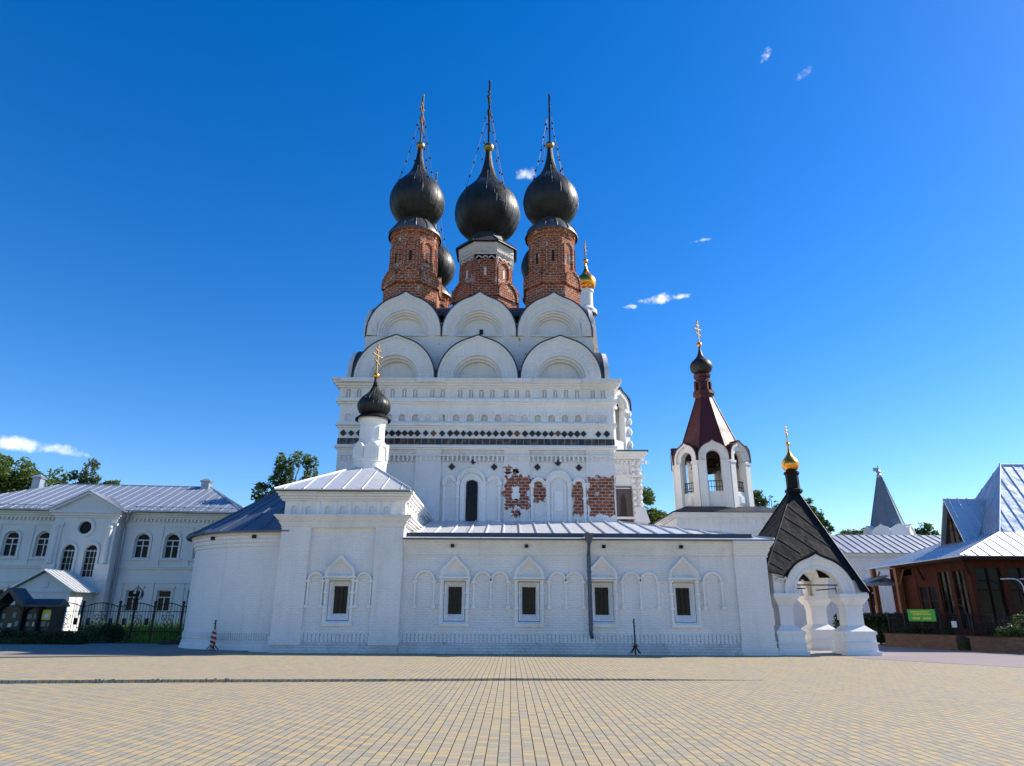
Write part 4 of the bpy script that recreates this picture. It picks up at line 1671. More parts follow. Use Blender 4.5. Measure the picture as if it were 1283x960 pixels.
m.box(TX - 4.35, TX + 4.35, TY - 4.75, TY + 4.75, 15.1, 15.22)
m.build('base_roof', 'green_trim', ob)
m = MB()
TR = 3.40
for k in range(8):
    m.M = Matrix.Translation((TX, TY, 0)) @ Matrix.Rotation(R(45 * k), 4, 'Z')
    hw = TR * math.tan(R(22.5))
    for s in (-1, 1):
        a, b = sorted((s * .72, s * hw))
        m.box(a, b, -TR, -TR + .6, 15.2, 19.8)
        for z in (15.3, 16.4, 17.6, 18.6, 19.4):
            m.lathe(s * (hw - .06), -TR - .05, [(.12, z - .25), (.22, z), (.22, z + .12), (.12, z + .4)], 8)
        m.box(a - .1, b + .1, -TR - .2, -TR + .2, 19.4, 19.7)
    m.box(-.72, .72, -TR + .1, -TR + .5, 15.2, 16.6)
    m.band(keel(0, 19.7, hw + .05, hw, .3, .2, 18), keel(0, 19.7, .72, .72, 0, .2, 18), -TR, -TR + .6)
    m.band(keel(0, 19.7, hw + .05, hw, .3, .2, 18), keel(0, 19.7, 1.0, 1.0, .2, .2, 18), -TR - .18, -TR)
m.M = Matrix.Identity(4)
m.build('belfry', 'limewash_smooth', ob)
m = MB()
m.lathe(TX, TY, [(TR + .15, 20.6), (1.9, 21.6), (1.15, 24.0), (.72, 30.3)], 8, R(22.5), R(382.5))
for k in range(8):
    m.M = Matrix.Translation((TX, TY, 0)) @ Matrix.Rotation(R(45 * k), 4, 'Z')
    hw = TR * math.tan(R(22.5))
    m.band(keel(0, 19.7, hw + .12, hw + .1, .3, .2, 18), keel(0, 19.7, hw + .055, hw + .005, .3, .2, 18), -TR - .28, -TR + .9)
m.M = Matrix.Identity(4)
m.build('tent_roof', 'black_roof', ob)
m = MB()
m.lathe(TX, TY, [(.62, 30.0), (.62, 32.6), (.74, 32.7), (.74, 32.9)], 16)
m.lathe(TX, TY, [(1.0, 30.2), (1.0, 30.6), (.66, 31.0)], 16)
m.build('lantern', 'limewash_smooth', ob, smooth=35)
m = MB()
m.lathe(TX, TY, round_trip(onion(32.9, 36.1, 1.0), 3), 36)
m.build('onion_dome', 'gold', ob, smooth=60)
m = MB()
m.ball((TX, TY, 36.3), .26, 8)
m.build('orb', 'gold', ob, smooth=60)
cross_mb(TX, TY, 36.5, 38.6, R(70), .05, ((.6, .24), (.78, .12))).build('cross', 'old_gold', ob)
m = MB()
m.box(TX + 1.3, TX + 2.7, TY - 4.24, TY - 4.14, 9.0, 12.0)
m.band(rect(TX + 1.2, TX + 2.8, 8.9, 12.1), rect(TX + 1.32, TX + 2.68, 9.0, 11.98), TY - 4.3, TY - 4.1, True)
ip = m.build('icon_frame', 'icon_panel', ob)
m = MB()
m.prism_y([(TX + 1.7, 9.1), (TX + 2.35, 9.1), (TX + 2.25, 10.9), (TX + 2.15, 11.3), (TX + 2.02, 11.45), (TX + 1.9, 11.3), (TX + 1.8, 10.9)], TY - 4.27, TY - 4.2)
m.build('robed_figure_painting', 'icon_cloth', ip)

# ================================================================== PORCH with black tented roof
po = thing('porch', 'open white stone porch with thick bulging piers under a black tented roof', 'porch', (13.8, 33.6, 0))
PX0, PX1, PY0, PY1 = 11.38, 15.62, 31.35, 35.9


def pier(mb, x0, x1, y0, y1):
    c = [((x0 + x1) / 2), ((y0 + y1) / 2)]
    hx, hy = (x1 - x0) / 2, (y1 - y0) / 2

    def lay(z0, z1, a, b):
        mb.frustum(c[0] - hx - a, c[0] + hx + a, c[1] - hy - a, c[1] + hy + a, z0, c[0] - hx - b, c[0] + hx + b, c[1] - hy - b, c[1] + hy + b, z1)
    lay(-.1, .16, .24, .24)
    lay(.16, .46, .16, .16)
    lay(.46, .52, .22, .22)
    lay(.52, .84, .14, .14)
    lay(.84, .98, .19, .19)
    lay(.98, 1.22, .14, -.14)
    lay(1.22, 1.95, -.14, -.14)
    lay(1.95, 2.02, -.10, -.10)
    lay(2.02, 2.12, -.13, -.08)
    lay(2.12, 2.36, -.06, .10)
    lay(2.36, 2.54, .12, .12)


for (x0, x1, y0, y1) in ((PX0 + .3, PX0 + 1.18, PY0, PY0 + .95), (PX1 - 1.02, PX1, PY0, PY0 + .95), (PX1 - 1.02, PX1, PY1 - .95, PY1), (PX0 + .3, PX0 + 1.18, PY1 - .95, PY1)):
    m = MB()
    pier(m, x0, x1, y0, y1)
    m.build('pier', 'limewash_smooth', po)
# arches: front, back, right flank, left flank
ACX = (PX0 + .3 + PX1) / 2 + .05


def porch_arch(M, cx, half, y, th):
    g = MB()
    g.M = M
    out = keel(cx, 2.54, half, half * .98, .16, .02, 30)
    inn = keel(cx, 2.54, half - .50, half * .98 - .46, .0, .02, 30)
    md = keel(cx, 2.54, half - .16, half * .98 - .15, .1, .02, 30)
    g.band(out, md, y - .10, y + th)
    g.band(md, inn, y, y + th)
    g.band(keel(cx, 2.54, half - .42, half * .98 - .38, 0, .02, 30), keel(cx, 2.54, half - .52, half * .98 - .48, 0, .02, 30), y - .05, y + .1)
    return g


hw = (PX1 - PX0 - .3) / 2 - .45
g = porch_arch(Matrix.Identity(4), ACX, 1.56, PY0 + .12, .6)
g.box(PX0 + .32, PX0 + .62, PY0 + .14, PY0 + .7, 2.54, 3.5)
g.build('arch', 'limewash_smooth', po)
g = porch_arch(Matrix.Identity(4), ACX, 1.56, PY1 - .7, .6)
g.build('arch', 'limewash_smooth', po)
Mr = Matrix.Translation((PX1, (PY0 + PY1) / 2, 0)) @ Matrix.Rotation(R(90), 4, 'Z')
g = porch_arch(Mr, 0, 1.70, .12, .6)
g.build('arch', 'limewash_smooth', po)
Ml = Matrix.Translation((PX0 + .3, (PY0 + PY1) / 2, 0)) @ Matrix.Rotation(R(-90), 4, 'Z')
g = porch_arch(Ml, 0, 1.70, .12, .6)
g.build('arch', 'limewash_smooth', po)
# square corner blocks that carry the roof above the piers
m = MB()
for x0 in (PX0 + .36, PX1 - .52):
    for y0 in (PY0 + .16, PY1 - .66):
        m.box(x0, x0 + .46, y0, y0 + .5, 2.53, 3.12 if x0 > PX0 + 1 else 3.50)
m.build('corner_block', 'limewash_smooth', po)
m = MB()
NX = 22
vx0, vx1, vy0, vy1 = PX0 + .62, PX1 - .25, PY0 + .6, PY1 - .6
vcx, vcy = (vx0 + vx1) / 2, (vy0 + vy1) / 2
grid, fcs = [], []
for iy in range(NX + 1):
    for ix in range(NX + 1):
        x = vx0 + (vx1 - vx0) * ix / NX
        y = vy0 + (vy1 - vy0) * iy / NX
        za = 1.22 * max(0, 1 - ((x - vcx) / ((vx1 - vx0) / 2 * .86)) ** 2) ** .5
        zb_ = 1.22 * max(0, 1 - ((y - vcy) / ((vy1 - vy0) / 2 * .86)) ** 2) ** .5
        grid.append((x, y, 2.60 + max(za, zb_)))
for iy in range(NX):
    for ix in range(NX):
        a = iy * (NX + 1) + ix
        fcs.append((a, a + 1, a + NX + 2, a + NX + 1))
m.add(grid, fcs)
m.build('vault', 'limewash_smooth', po, smooth=40)
m = MB()
q = [PX0 + .12, PX1 + .02, PY0 + .0, PY1 + .0]
pax, pay = (PX0 + .3 + PX1) / 2 + .38, (PY0 + PY1) / 2
tipz = 7.75
ov = .22


def corner_face(mb, A, B, cut_c, cut_r, cut_z, axis):
    pass


apex = Vector((pax, pay, tipz))
e0, e1, f0, f1 = q[0] - ov, q[1] + .08, q[2] - ov, q[3] + ov
E = [Vector((e0, f0, 3.48)), Vector((e1, f0, 2.62)), Vector((e1, f1, 2.62)), Vector((e0, f1, 3.48))]


def roof_face_with_arch(mb, A, B, cx_t, half_t, hz):
    """triangular hip with an arched bite for the gable below; A, B are the eave corners"""
    n = 16
    bite = []
    L = (B - A)
    for i in range(n + 1):
        a = math.pi * (1 - i / n)
        t = cx_t + half_t * math.cos(a)
        z = hz * math.sin(a) + .14 * max(0, 1 - abs(math.cos(a)) / .42) ** 1.6
        P = A + L * t
        # lift on the slope: move towards the apex until the height is reached
        k = max(0., (2.62 + z - P.z)) / (apex.z - P.z)
        Q = P.lerp(Vector((apex.x, apex.y, apex.z)), k) if False else None
        # slope point above P with same tangential position
        base_mid = A + L * .5
        s = (apex - base_mid)
        kk = max(0., (2.60 + z - P.z)) / s.z
        bite.append(P + Vector((s.x, s.y, s.z)) * kk)
    pts = [A] + bite + [B, apex]
    th = .07
    nrm = L.cross(apex - A).normalized()
    if nrm.z < 0:
        nrm = -nrm
    low = [p - nrm * th for p in pts]
    k = len(pts)
    mb.add(pts + low, [tuple(range(k)), tuple(range(2 * k - 1, k - 1, -1))] + [(i, (i + 1) % k, k + (i + 1) % k, k + i) for i in range(k)])
    # standing seams running down the slope, slanted as laid
    for i in range(1, 9):
        t = i / 9
        top = A.lerp(apex, t) + (B.lerp(apex, t) - A.lerp(apex, t)) * .0
        lo_ = A.lerp(apex, t)
        hi_ = B.lerp(apex, min(1, t + .0))
    return nrm


m = MB()
n_f = roof_face_with_arch(m, E[0], E[1], (ACX - e0) / (e1 - e0), 1.66 / (e1 - e0), 1.62)
roof_face_with_arch(m, E[1], E[2], .5, 1.74 / (f1 - f0), 1.70)
roof_face_with_arch(m, E[3], E[2], .5, 1.66 / (e1 - e0), 1.62)
roof_face_with_arch(m, E[0], E[3], .5, 1.74 / (f1 - f0), 1.70)
for p in E:
    m.tube([p, apex], .05, 6)
# diagonal seams of the sheet roof
for (A, B, nn, cxt, hf) in ((E[0], E[1], n_f, (ACX - e0) / (e1 - e0), 1.72), (E[0], E[3], None, .5, 1.78)):
    if nn is None:
        nn = (B - A).cross(apex - A).normalized()
        nn = nn if nn.z > 0 else -nn
    for i in range(7):
        t0 = .12 + i * .13
        run, runs = [], []
        for k in range(41):
            u = k / 40
            sc_ = t0 + .30 * u
            if sc_ > .985:
                break
            p = apex + ((A - apex) * (1 - u) + (B - apex) * u) * sc_
            xt = (p - A).dot((B - A).normalized()) - cxt * (B - A).length
            zz = max(0, 1 - (xt / hf) ** 2) ** .5 * 1.66 + 2.62
            if p.z < zz + .1:
                if len(run) > 2:
                    runs.append(run)
                run = []
            else:
                run.append(p + nn * .005)
        if len(run) > 2:
            runs.append(run)
        for r_ in runs:
            m.tube([r_[0], r_[-1]], .007, 4)
m.build('tent_roof', 'black_roof', po)
m = MB()                                          # sheet lead over the gables, running back into the slope
for cx, y0, y1, M, h in ((ACX, PY0 - .06, PY0 + 1.5, Matrix.Identity(4), 1.56),):
    A = keel(cx, 2.5, h + .07, h * .98 + .10, .17, .05, 30)
    B = keel(cx, 2.54, h + .01, h * .98 + .01, .16, .02, 30)
    m.band([a for a, b in zip(A, B) if b[1] > 3.15], [b for a, b in zip(A, B) if b[1] > 3.15], y0, y1)
A = keel(0, 2.5, 1.77, 1.77, .17, .05, 30)
B = keel(0, 2.54, 1.71, 1.675, .16, .02, 30)
A, B = [a for a, b in zip(A, B) if b[1] > 3.15], [b for a, b in zip(A, B) if b[1] > 3.15]
m.M = Mr
m.band(A, B, -.06, 1.6)
m.M = Ml
m.band(A, B, -.06, 1.6)
m.M = Matrix.Identity(4)
m.build('gable_roof', 'black_roof', po)
m = MB()                                          # crumpled metal spout at the valley corner
for i in range(5):
    m.ball((PX0 + .46 + .09 * i, PY0 - .02 + random.uniform(-.03, .03), 3.16 + random.uniform(-.06, .08)), .07, 5)
m.build('spout', 'zinc_roof', po)
m = MB()
ns = [(.30, 7.3), (.42, 7.42), (.42, 7.52), (.33, 7.58), (.31, 7.7), (.31, 8.25), (.37, 8.32), (.37, 8.42), (.3, 8.46)]
m.lathe(pax, pay, ns, 8, R(22.5), R(382.5))
m.build('neck', 'black_roof', po)
m = MB()
m.lathe(pax, pay, round_trip(onion(8.44, 9.75, .41), 3), 32)
m.build('onion_dome', 'gold', po, smooth=60)
m = MB()
m.ball((pax, pay, 9.86), .11, 8)
m.build('orb', 'gold', po, smooth=60)
cross_mb(pax, pay, 9.94, 10.75, R(60), .025, ((.6, .26), (.8, .13))).build('cross', 'gold', po)
m = MB()
m.tube([(PX0 + .7, PY0 + .5, 2.92), (PX1 - .5, PY0 + .5, 2.92)], .03, 6)
m.tube([(PX0 + .7, PY1 - .5, 2.90), (PX1 - .5, PY1 - .5, 2.90)], .03, 6)
m.tube([(PX0 + .8, PY0 + .4, 2.80), (PX0 + .8, PY1 - .4, 2.80)], .03, 6)
m.tube([(PX1 - .6, PY0 + .4, 2.80), (PX1 - .6, PY1 - .4, 2.80)], .03, 6)
m.build('tie_rod', 'tie_rod', po)
m = MB()
m.box(PX0 + .1, PX1 + .2, PY0 + .3, PY1 + .3, -.1, .05)
m.build('floor_slab', 'kerb_stone', po)

# ================================================================== TWO-STOREY MONASTERY HOUSE on the left
LBS = 1.2
lb = thing('residential_block', 'two-storey pale monastery house with arched upper windows and ribbed metal roof', 'house', (-34.4, 45.2, 0), R(5.5))
LM = WM[lb]
UL, UR = -3.3, 15.7
up_w = [1.72, 3.72, 9.92, 11.82, 13.72, -.4, -2.3]
lo_w = [1.6, -.4, -2.3, 9.92, 11.85, 13.75]
m = MB()
m.M = LM
m.wall(UL, UR, 0, 7.9, 0, .25, [(u - .45, u + .45, 5.0, 6.62) for u in up_w] + [(u - .42, u + .42, 1.68, 2.98) for u in lo_w])
for u in up_w:
    m.spandrel(u, 6.17, .45, 0, .2, 10)
m.box(UL, UR, .3, 11.6, 0, 7.85)
m.box(UL, UL + .2, .004, .4, 0, 7.85)
m.box(UR - .2, UR, .004, .4, 0, 7.85)
m.build('wall', 'plaster_cream', lb)
m = MB()
m.M = LM
for z0, z1, o in ((4.30, 4.42, .10), (4.42, 4.52, .16), (3.42, 3.52, .10), (3.52, 3.60, .05), (7.05, 7.12, .05), (7.55, 7.68, .12), (7.68, 7.82, .22), (7.82, 7.95, .34)):
    for a, b in ((UL - o, 4.60), (8.55, UR + o)):
        m.box(a, b, -o, .2, z0, z1 - .003)
    m.box(UR - .2, UR + o, .19, 11.6, z0, z1 - .003)
u = UL
while u < UR:
    if not 4.5 < u < 8.6:
        m.box(u, u + .12, -.12, .02, 7.36, 7.55)
    u += .26
for u in (12.78, 10.87, 2.72, .66, -1.35):           # flat wall strips between the windows
    m.box(u - .30, u + .30, -.06, .02, 4.52, 7.04)
for u in (10.88, 12.80, 8.95, 14.9):
    m.box(u - .26, u + .26, -.06, .02, .3, 3.41)
m.build('string_course', 'plaster_cream', lb)


def arched_window(u):
    f = MB()
    f.M = LM
    f.band([(u - .62, 4.95)] + arc(u, 6.17, .62, n=16) + [(u + .62, 4.95)], [(u - .47, 4.95)] + arc(u, 6.17, .47, n=16) + [(u + .47, 4.95)], -.09, .02)
    f.box(u - .72, u + .72, -.16, .02, 4.86, 4.95)
    w = f.build('window', 'plaster_cream', lb, origin=LM @ Vector((u, 0, 5)))
    g = MB()
    g.M = LM
    g.box(u - .46, u + .46, .20, .235, 4.98, 6.64)
    g.build('pane', 'glass_dark', w)
    g = MB()
    g.M = LM
    g.box(u - .03, u + .03, .13, .195, 5.0, 6.17)
    g.box(u - .45, u + .45, .132, .196, 6.14, 6.21)
    g.box(u - .45, u + .45, .135, .19, 5.78, 5.83)
    for s in (-1, 1):
        g.box(min(u + s * .45, u + s * .39), max(u + s * .45, u + s * .39), .131, .197, 5.0, 6.17)
    g.box(u - .45, u + .45, .134, .194, 5.0, 5.06)
    g.band(arc(u, 6.17, .45, n=14), arc(u, 6.17, .39, n=14), .13, .195)
    g.build('window_frame', 'window_white', w)
    return w


def lower_window(u):
    f = MB()
    f.M = LM
    f.band(rect(u - .56, u + .56, 1.60, 3.10), rect(u - .43, u + .43, 1.68, 2.98), -.07, .02, True)
    f.box(u - .64, u + .64, -.14, .02, 3.10, 3.22)
    w = f.build('window', 'plaster_cream', lb, origin=LM @ Vector((u, 0, 2)))
    g = MB()
    g.M = LM
    g.box(u - .43, u + .43, .20, .235, 1.66, 3.0)
    g.build('pane', 'glass_dark', w)
    g = MB()
    g.M = LM
    g.box(u - .03, u + .03, .13, .195, 1.68, 2.55)
    g.box(u - .42, u + .42, .132, .196, 2.52, 2.58)
    for s in (-1, 1):
        g.box(min(u + s * .42, u + s * .36), max(u + s * .42, u + s * .36), .131, .197, 1.68, 2.98)
    g.box(u - .42, u + .42, .134, .194, 1.68, 1.73)
    g.box(u - .42, u + .42, .134, .194, 2.93, 2.98)
    g.build('window_frame', 'window_white', w)
    return w


W0 = arched_window(up_w[0])
for u in up_w[1:]:
    copy_tree(W0, lb, (u - up_w[0], 0, 0))
W0 = lower_window(lo_w[0])
for u in lo_w[1:]:
    copy_tree(W0, lb, (u - lo_w[0], 0, 0))
# projecting stair bay with a pediment
B0, B1, BYF = 4.62, 8.52, -.95
m = MB()
m.M = LM
bw = [5.92, 7.28]
m.wall(B0, B1, 0, 7.9, BYF, .22, [(x - .36, x + .36, 3.75, 5.72) for x in bw] + [(6.2, 7.0, 6.42, 7.22)])
for x in bw:
    m.spandrel(x, 5.36, .36, BYF, BYF + .2, 10)
for s in (1, -1):
    o = [(6.6 + .4 * math.cos(R(a)), 6.82 + s * .4 * math.sin(R(a))) for a in range(0, 181, 15)]
    m.prism_y([(7.0, 6.82 + s * .4)] + o[:7], BYF, BYF + .2)
    m.prism_y([(6.2, 6.82 + s * .4)] + o[6:][::-1], BYF, BYF + .2)
m.box(B0, B1, BYF + .26, .3, 0, 7.9)
for s0, s1 in ((B0, B0 + .2), (B1 - .2, B1)):
    m.box(s0, s1, BYF + .003, BYF + .3, 0, 7.9)
m.build('stair_bay', 'plaster_cream', lb)
m = MB()
m.M = LM
for a, b in ((B0 - .04, B0 + .62), (B1 - .62, B1 + .04)):     # corner columns
    m.box(a, b, BYF - .12, BYF + .1, 4.52, 6.95)
    m.box(a - .08, b + .08, BYF - .18, BYF + .1, 6.95, 7.12)
    m.box(a - .08, b + .08, BYF - .2, BYF + .1, 4.28, 4.52)
    m.box(a - .06, b + .06, BYF - .16, BYF + .1, 3.5, 4.28)
    m.box(a - .02, b + .02, BYF - .08, BYF + .1, 0, 3.5)
    c = (a + b) / 2
    m.lathe(c, BYF - .14, [(.20, 4.55), (.17, 4.7), (.17, 6.7), (.22, 6.8), (.2, 6.94)], 12)
for z0, z1, o in ((7.45, 7.58, .08), (7.58, 7.74, .18), (7.74, 7.90, .30)):
    m.box(B0 - o, B1 + o, BYF - o, .1, z0, z1 - .003)
m.box(B0, B1, BYF - .14, BYF + .02, 4.30, 4.44) if False else None
m.prism_y([(B0 - .3, 7.90), (B1 + .3, 7.90), ((B0 + B1) / 2, 9.02)], BYF - .12, 2.5)
m.band([(B0 - .42, 7.88), ((B0 + B1) / 2, 9.14), (B1 + .42, 7.88)], [(B0 - .1, 7.86), ((B0 + B1) / 2, 8.98), (B1 + .1, 7.86)], BYF - .34, BYF - .1)
for x in bw:
    m.band([(x - .52, 3.7)] + arc(x, 5.36, .54, n=16) + [(x + .52, 3.7)], [(x - .38, 3.7)] + arc(x, 5.36, .38, n=16) + [(x + .38, 3.7)], BYF - .10, BYF + .02)
m.band([(6.6 + .62 * math.cos(R(a)), 6.82 + .62 * math.sin(R(a))) for a in range(0, 360, 15)], [(6.6 + .42 * math.cos(R(a)), 6.82 + .42 * math.sin(R(a))) for a in range(0, 360, 15)], BYF - .08, BYF + .02, True)
m.build('bay_trim', 'plaster_cream', lb)
for x in bw:
    g = MB()
    g.M = LM
    g.box(x - .37, x + .37, BYF + .17, BYF + .2, 3.73, 5.74)
    wp = g.build('window', 'glass_dark', lb)
    g = MB()
    g.M = LM
    for i in range(1, 3):
        g.box(x - .36 + .24 * i - .012, x - .36 + .24 * i + .012, BYF + .12, BYF + .165, 3.75, 5.45)
    for z in (4.15, 4.55, 4.95):
        g.box(x - .36, x + .36, BYF + .122, BYF + .163, z - .012, z + .012)
    g.box(x - .36, x + .36, BYF + .119, BYF + .167, 5.33, 5.39)
    g.build('window_frame', 'window_white', wp)
g = MB()
g.M = LM
g.box(6.18, 7.02, BYF + .17, BYF + .2, 6.40, 7.24)
g.build('round_window', 'glass_dark', lb)
# roof
m = MB()
m.M = LM
e = .62
z0, z1 = 8.02, 10.75
c = [Vector((UL - e, -e, z0)), Vector((UR + e, -e, z0)), Vector((UR + e, 12.2, z0)), Vector((UL - e, 12.2, z0))]
r0_, r1_ = Vector((.9, 5.8, z1)), Vector((11.9, 5.8, z1))


def ribbed(mb, pts, sp, rw, rh):
    keep = mb.M
    mb.M = Matrix.Identity(4)
    mb.roof([keep @ Vector(p) for p in pts], sp, rw, rh, .06)
    mb.M = keep


ribbed(m, [c[0], c[1], r1_, r0_], .62, .04, .035)
ribbed(m, [c[1], c[2], r1_], .62, .04, .035)
ribbed(m, [c[2], c[3], r0_, r1_], 0, .07, .06)
ribbed(m, [c[3], c[0], r0_], .62, .04, .035)
m.tube([r0_, r1_], .07, 6)
m.tube([c[1], r1_], .06, 6)
m.box(UL - e, 4.2, -e - .06, -e + .02, 7.95, 8.06)
m.box(9.0, UR + e, -e - .06, -e + .02, 7.95, 8.06)
rf = m.build('roof', 'grey_roof', lb)
m = MB()                                           # pediment roof running back into the slope
m.M = LM
xm = (B0 + B1) / 2
for s in (-1, 1):
    a = xm + s * ((B1 - B0) / 2 + .5)
    ribbed(m, [(a, BYF - .40, 7.88), (xm, BYF - .40, 9.20), (xm, 2.4, 9.20), (a, .2, 7.98)], .6, .05, .05)
m.build('pediment_roof', 'pale_roof', lb)
m = MB()                                           # snow guards
m.M = LM
u = UL
while u < UR:
    if not 4.4 < u < 8.9:
        m.prism_x([(-.36, 8.12), (-.1, 8.36), (-.1, 8.20)], u - .02, u + .10)
    u += .78
for a, b in ((UL, 4.3), (9.0, UR)):
    m.tube([(a, -.12, 8.36), (b, -.12, 8.36)], .025, 5)
m.build('snow_guard', 'pale_roof', lb)
for u, off, h in ((11.55, 5.6, 11.2), (-.4, 5.2, 11.15)):
    m = MB()
    m.M = LM
    m.box(u - .28, u + .28, off - .3, off + .3, 9.6, h - .12)
    ch = m.build('chimney', 'grey_roof', lb)
    m = MB()
    m.M = LM
    m.box(u - .36, u + .36, off - .38, off + .38, h - .12, h - .04)
    m.frustum(u - .4, u + .4, off - .42, off + .42, h - .04, u - .05, u + .05, off - .05, off + .05, h + .2)
    m.build('chimney_cap', 'grey_roof', ch)
m = MB()
m.M = LM
m.tube([(8.95, -.62, 7.98), (8.95, -.5, 7.7), (8.72, -.25, 7.2), (8.72, -.16, 6.9), (8.72, -.16, .6), (8.72, -.35, .4)], .075, 8)
m.frustum(8.82, 9.1, -.75, -.48, 7.8, 8.76, 9.16, -.8, -.42, 8.02)
m.build('downpipe', 'pale_roof', lb, smooth=40)
m = MB()
m.M = LM
m.tube([(4.35, -.62, 7.98), (4.35, -.5, 7.7), (4.42, -.25, 7.2), (4.42, -.16, 6.9), (4.42, -.16, .6)], .075, 8)
m.build('downpipe', 'pale_roof', lb, smooth=40)
# entrance annex with a lean gable
AX0, AX1, AYF = 4.75, 7.95, -3.85
m = MB()
m.M = LM
m.box(AX0, AX1, AYF, BYF, 0, 2.85)
m.prism_y([(AX0 - .05, 2.85), (AX1 + .05, 2.85), ((AX0 + AX1) / 2, 3.85)], AYF, BYF)
m.box(AX0 - .06, AX1 + .06, AYF - .06, BYF, 2.72, 2.86)
m.box(AX0 + 1.35, AX0 + 1.85, AYF - .04, AYF + .1, 3.0, 3.35)
an = m.build('entrance_annex', 'plaster_cream', lb)
m = MB()
m.M = LM
m.box(AX1 - .02, AX1 + .04, AYF + .75, AYF + 1.85, .1, 2.45)
m.box(AX1 + .0, AX1 + .07, AYF + .9, AYF + 1.25, 1.3, 2.2)
m.box(AX1 + .0, AX1 + .07, AYF + 1.35, AYF + 1.7, 1.3, 2.2)
m.build('door', 'window_white', an)
m = MB()
m.M = LM
xm = (AX0 + AX1) / 2
for s in (-1, 1):
    a = xm + s * ((AX1 - AX0) / 2 + .38)
    ribbed(m, [(a, AYF - .3, 2.78), (xm, AYF - .3, 4.02), (xm, BYF, 4.02), (a, BYF, 2.78)], .45, .045, .05)
m.build('annex_roof', 'zinc_roof', an)
lb.location = (-34.4 * LBS, 45.2 * LBS, 1.6 - 1.6 * LBS)
lb.scale = (LBS, LBS, LBS)
# a further roof behind, just over the right end of the house
fb = thing('outbuilding', 'distant building with a blue roof between the pale house and the apse', 'house', (-25, 72, 0))
m = MB()
m.box(-31, -20.5, 70, 76, 0, 11.2)
m.build('wall', 'plaster_cream', fb)
m = MB()
m.roof([(-31.5, 69.6, 11.1), (-20, 69.6, 11.1), (-20, 73, 12.4), (-31.5, 73, 12.4)], .8, .06, .06)
m.roof([(-31.5, 76.4, 11.1), (-20, 76.4, 11.1), (-20, 73, 12.4), (-31.5, 73, 12.4)], .8, .06, .06)
m.build('roof', 'house_roof', fb)

# ================================================================== LEFT: iron fence, lamp, notice board, planting
fe = thing('iron_fence', 'tall black wrought iron fence with scrollwork before the pale house', 'fence', (-22, 39.4, 0))


def fy(x):
    return 39.9 - (x + 28) * .06


posts = [-27.6, -25.6, -23.7, -21.6, -19.6, -18.0, -16.1]
for a, b in zip(posts[:-1], posts[1:]):
    f = MB()
    n = max(8, int((b - a) / .16))
    for i in range(1, n):
        t = i / n
        x = a + (b - a) * t
        h = 1.88 + .22 * math.sin(math.pi * t)
        if .34 < t < .66:
            f.tube([(x, fy(x), h - .35), (x, fy(x), h)], .011, 4)
            f.tube([(x, fy(x), .1), (x, fy(x), .62)], .011, 4)
        else:
            f.tube([(x, fy(x), .1), (x, fy(x), h)], .012, 4)
    top = [(a + (b - a) * i / 12, fy(a + (b - a) * i / 12), 1.88 + .22 * math.sin(math.pi * i / 12)) for i in range(13)]
    f.tube(top, .026, 5)
    for z in (.14, .62, 1.66):
        f.tube([(a, fy(a), z), (b, fy(b), z)], .017, 5)
    cx, cz = (a + b) / 2, 1.13
    for dx, dz, r_ in ((0, 0, .2), (-.2, .22, .13), (.2, .22, .13), (-.2, -.22, .13), (.2, -.22, .13), (0, .4, .1), (0, -.4, .1)):
        f.tube([(cx + dx + r_ * math.cos(R(q)), fy(cx) + .0, cz + dz + r_ * math.sin(R(q))) for q in range(0, 360, 30)], .015, 4, True)
    for q in (45, 135):
        c_, s_ = math.cos(R(q)) * .48, math.sin(R(q)) * .48
        f.tube([(cx - c_, fy(cx), cz - s_), (cx + c_, fy(cx), cz + s_)], .014, 4)
    for dx in (-.62, .62):                        # small square plaques
        if b - a > 1.7:
            f.box(cx + dx - .10, cx + dx + .10, fy(cx) - .01, fy(cx) + .02, .95, 1.30)
    f.build('fence_panel', 'iron_black', fe)
for x in posts:
    f = MB()
    f.box(x - .05, x + .05, fy(x) - .05, fy(x) + .05, 0, 2.08)
    f.ball((x, fy(x), 2.14), .085, 6)
    f.build('fence_post', 'iron_black', fe)

nb = thing('notice_board', 'black wooden notice board with arched glazed panels and little gabled roof', 'notice board', (-25.6, 38.3, 0))
m = MB()
nxa, nxb, ny = -28.6, -23.42, 38.2
m.box(nxa, nxb, ny, ny + .5, .55, .68)
m.box(nxa, nxb, ny + .34, ny + .5, .68, 2.1)
m.box(nxb - .10, nxb + .25, ny - .02, ny + .6, .5, 2.12)
arx = [(-28.3, -27.5), (-27.4, -26.6), (-26.45, -25.15), (-25.0, -24.3), (-24.2, -23.55)]
for x in (-28.4, -27.45, -26.52, -25.08, -24.25):
    m.box(x - .05, x + .05, ny - .02, ny + .4, .3, 2.05)
for a, b in arx:
    c_, r_ = (a + b) / 2, (b - a) / 2
    zt = 1.98 if b - a < 1 else 2.15
    m.spandrel(c_, zt - r_ * .9, r_, ny + .02, ny + .2, 8, r_ * .9)
for x in (nxa + .2, nxb - .15):
    m.box(x - .06, x + .06, ny + .1, ny + .3, -.1, .6)
m.build('frame', 'iron_black', nb)
m = MB()
m.prism_x([(ny - .25, 2.02), (ny + .75, 2.02), (ny + .75, 2.1), (ny + .2, 2.45), (ny - .25, 2.1)], nxa - .2, -26.5)
m.prism_x([(ny - .25, 2.02), (ny + .75, 2.02), (ny + .75, 2.1), (ny + .2, 2.45), (ny - .25, 2.1)], -25.1, nxb + .35)
m.prism_y([(-26.75, 2.1), (-26.4, 2.1), (-25.8, 2.82), (-25.2, 2.1), (-24.85, 2.1), (-25.75, 3.05), (-25.85, 3.05)], ny - .35, ny + .8)
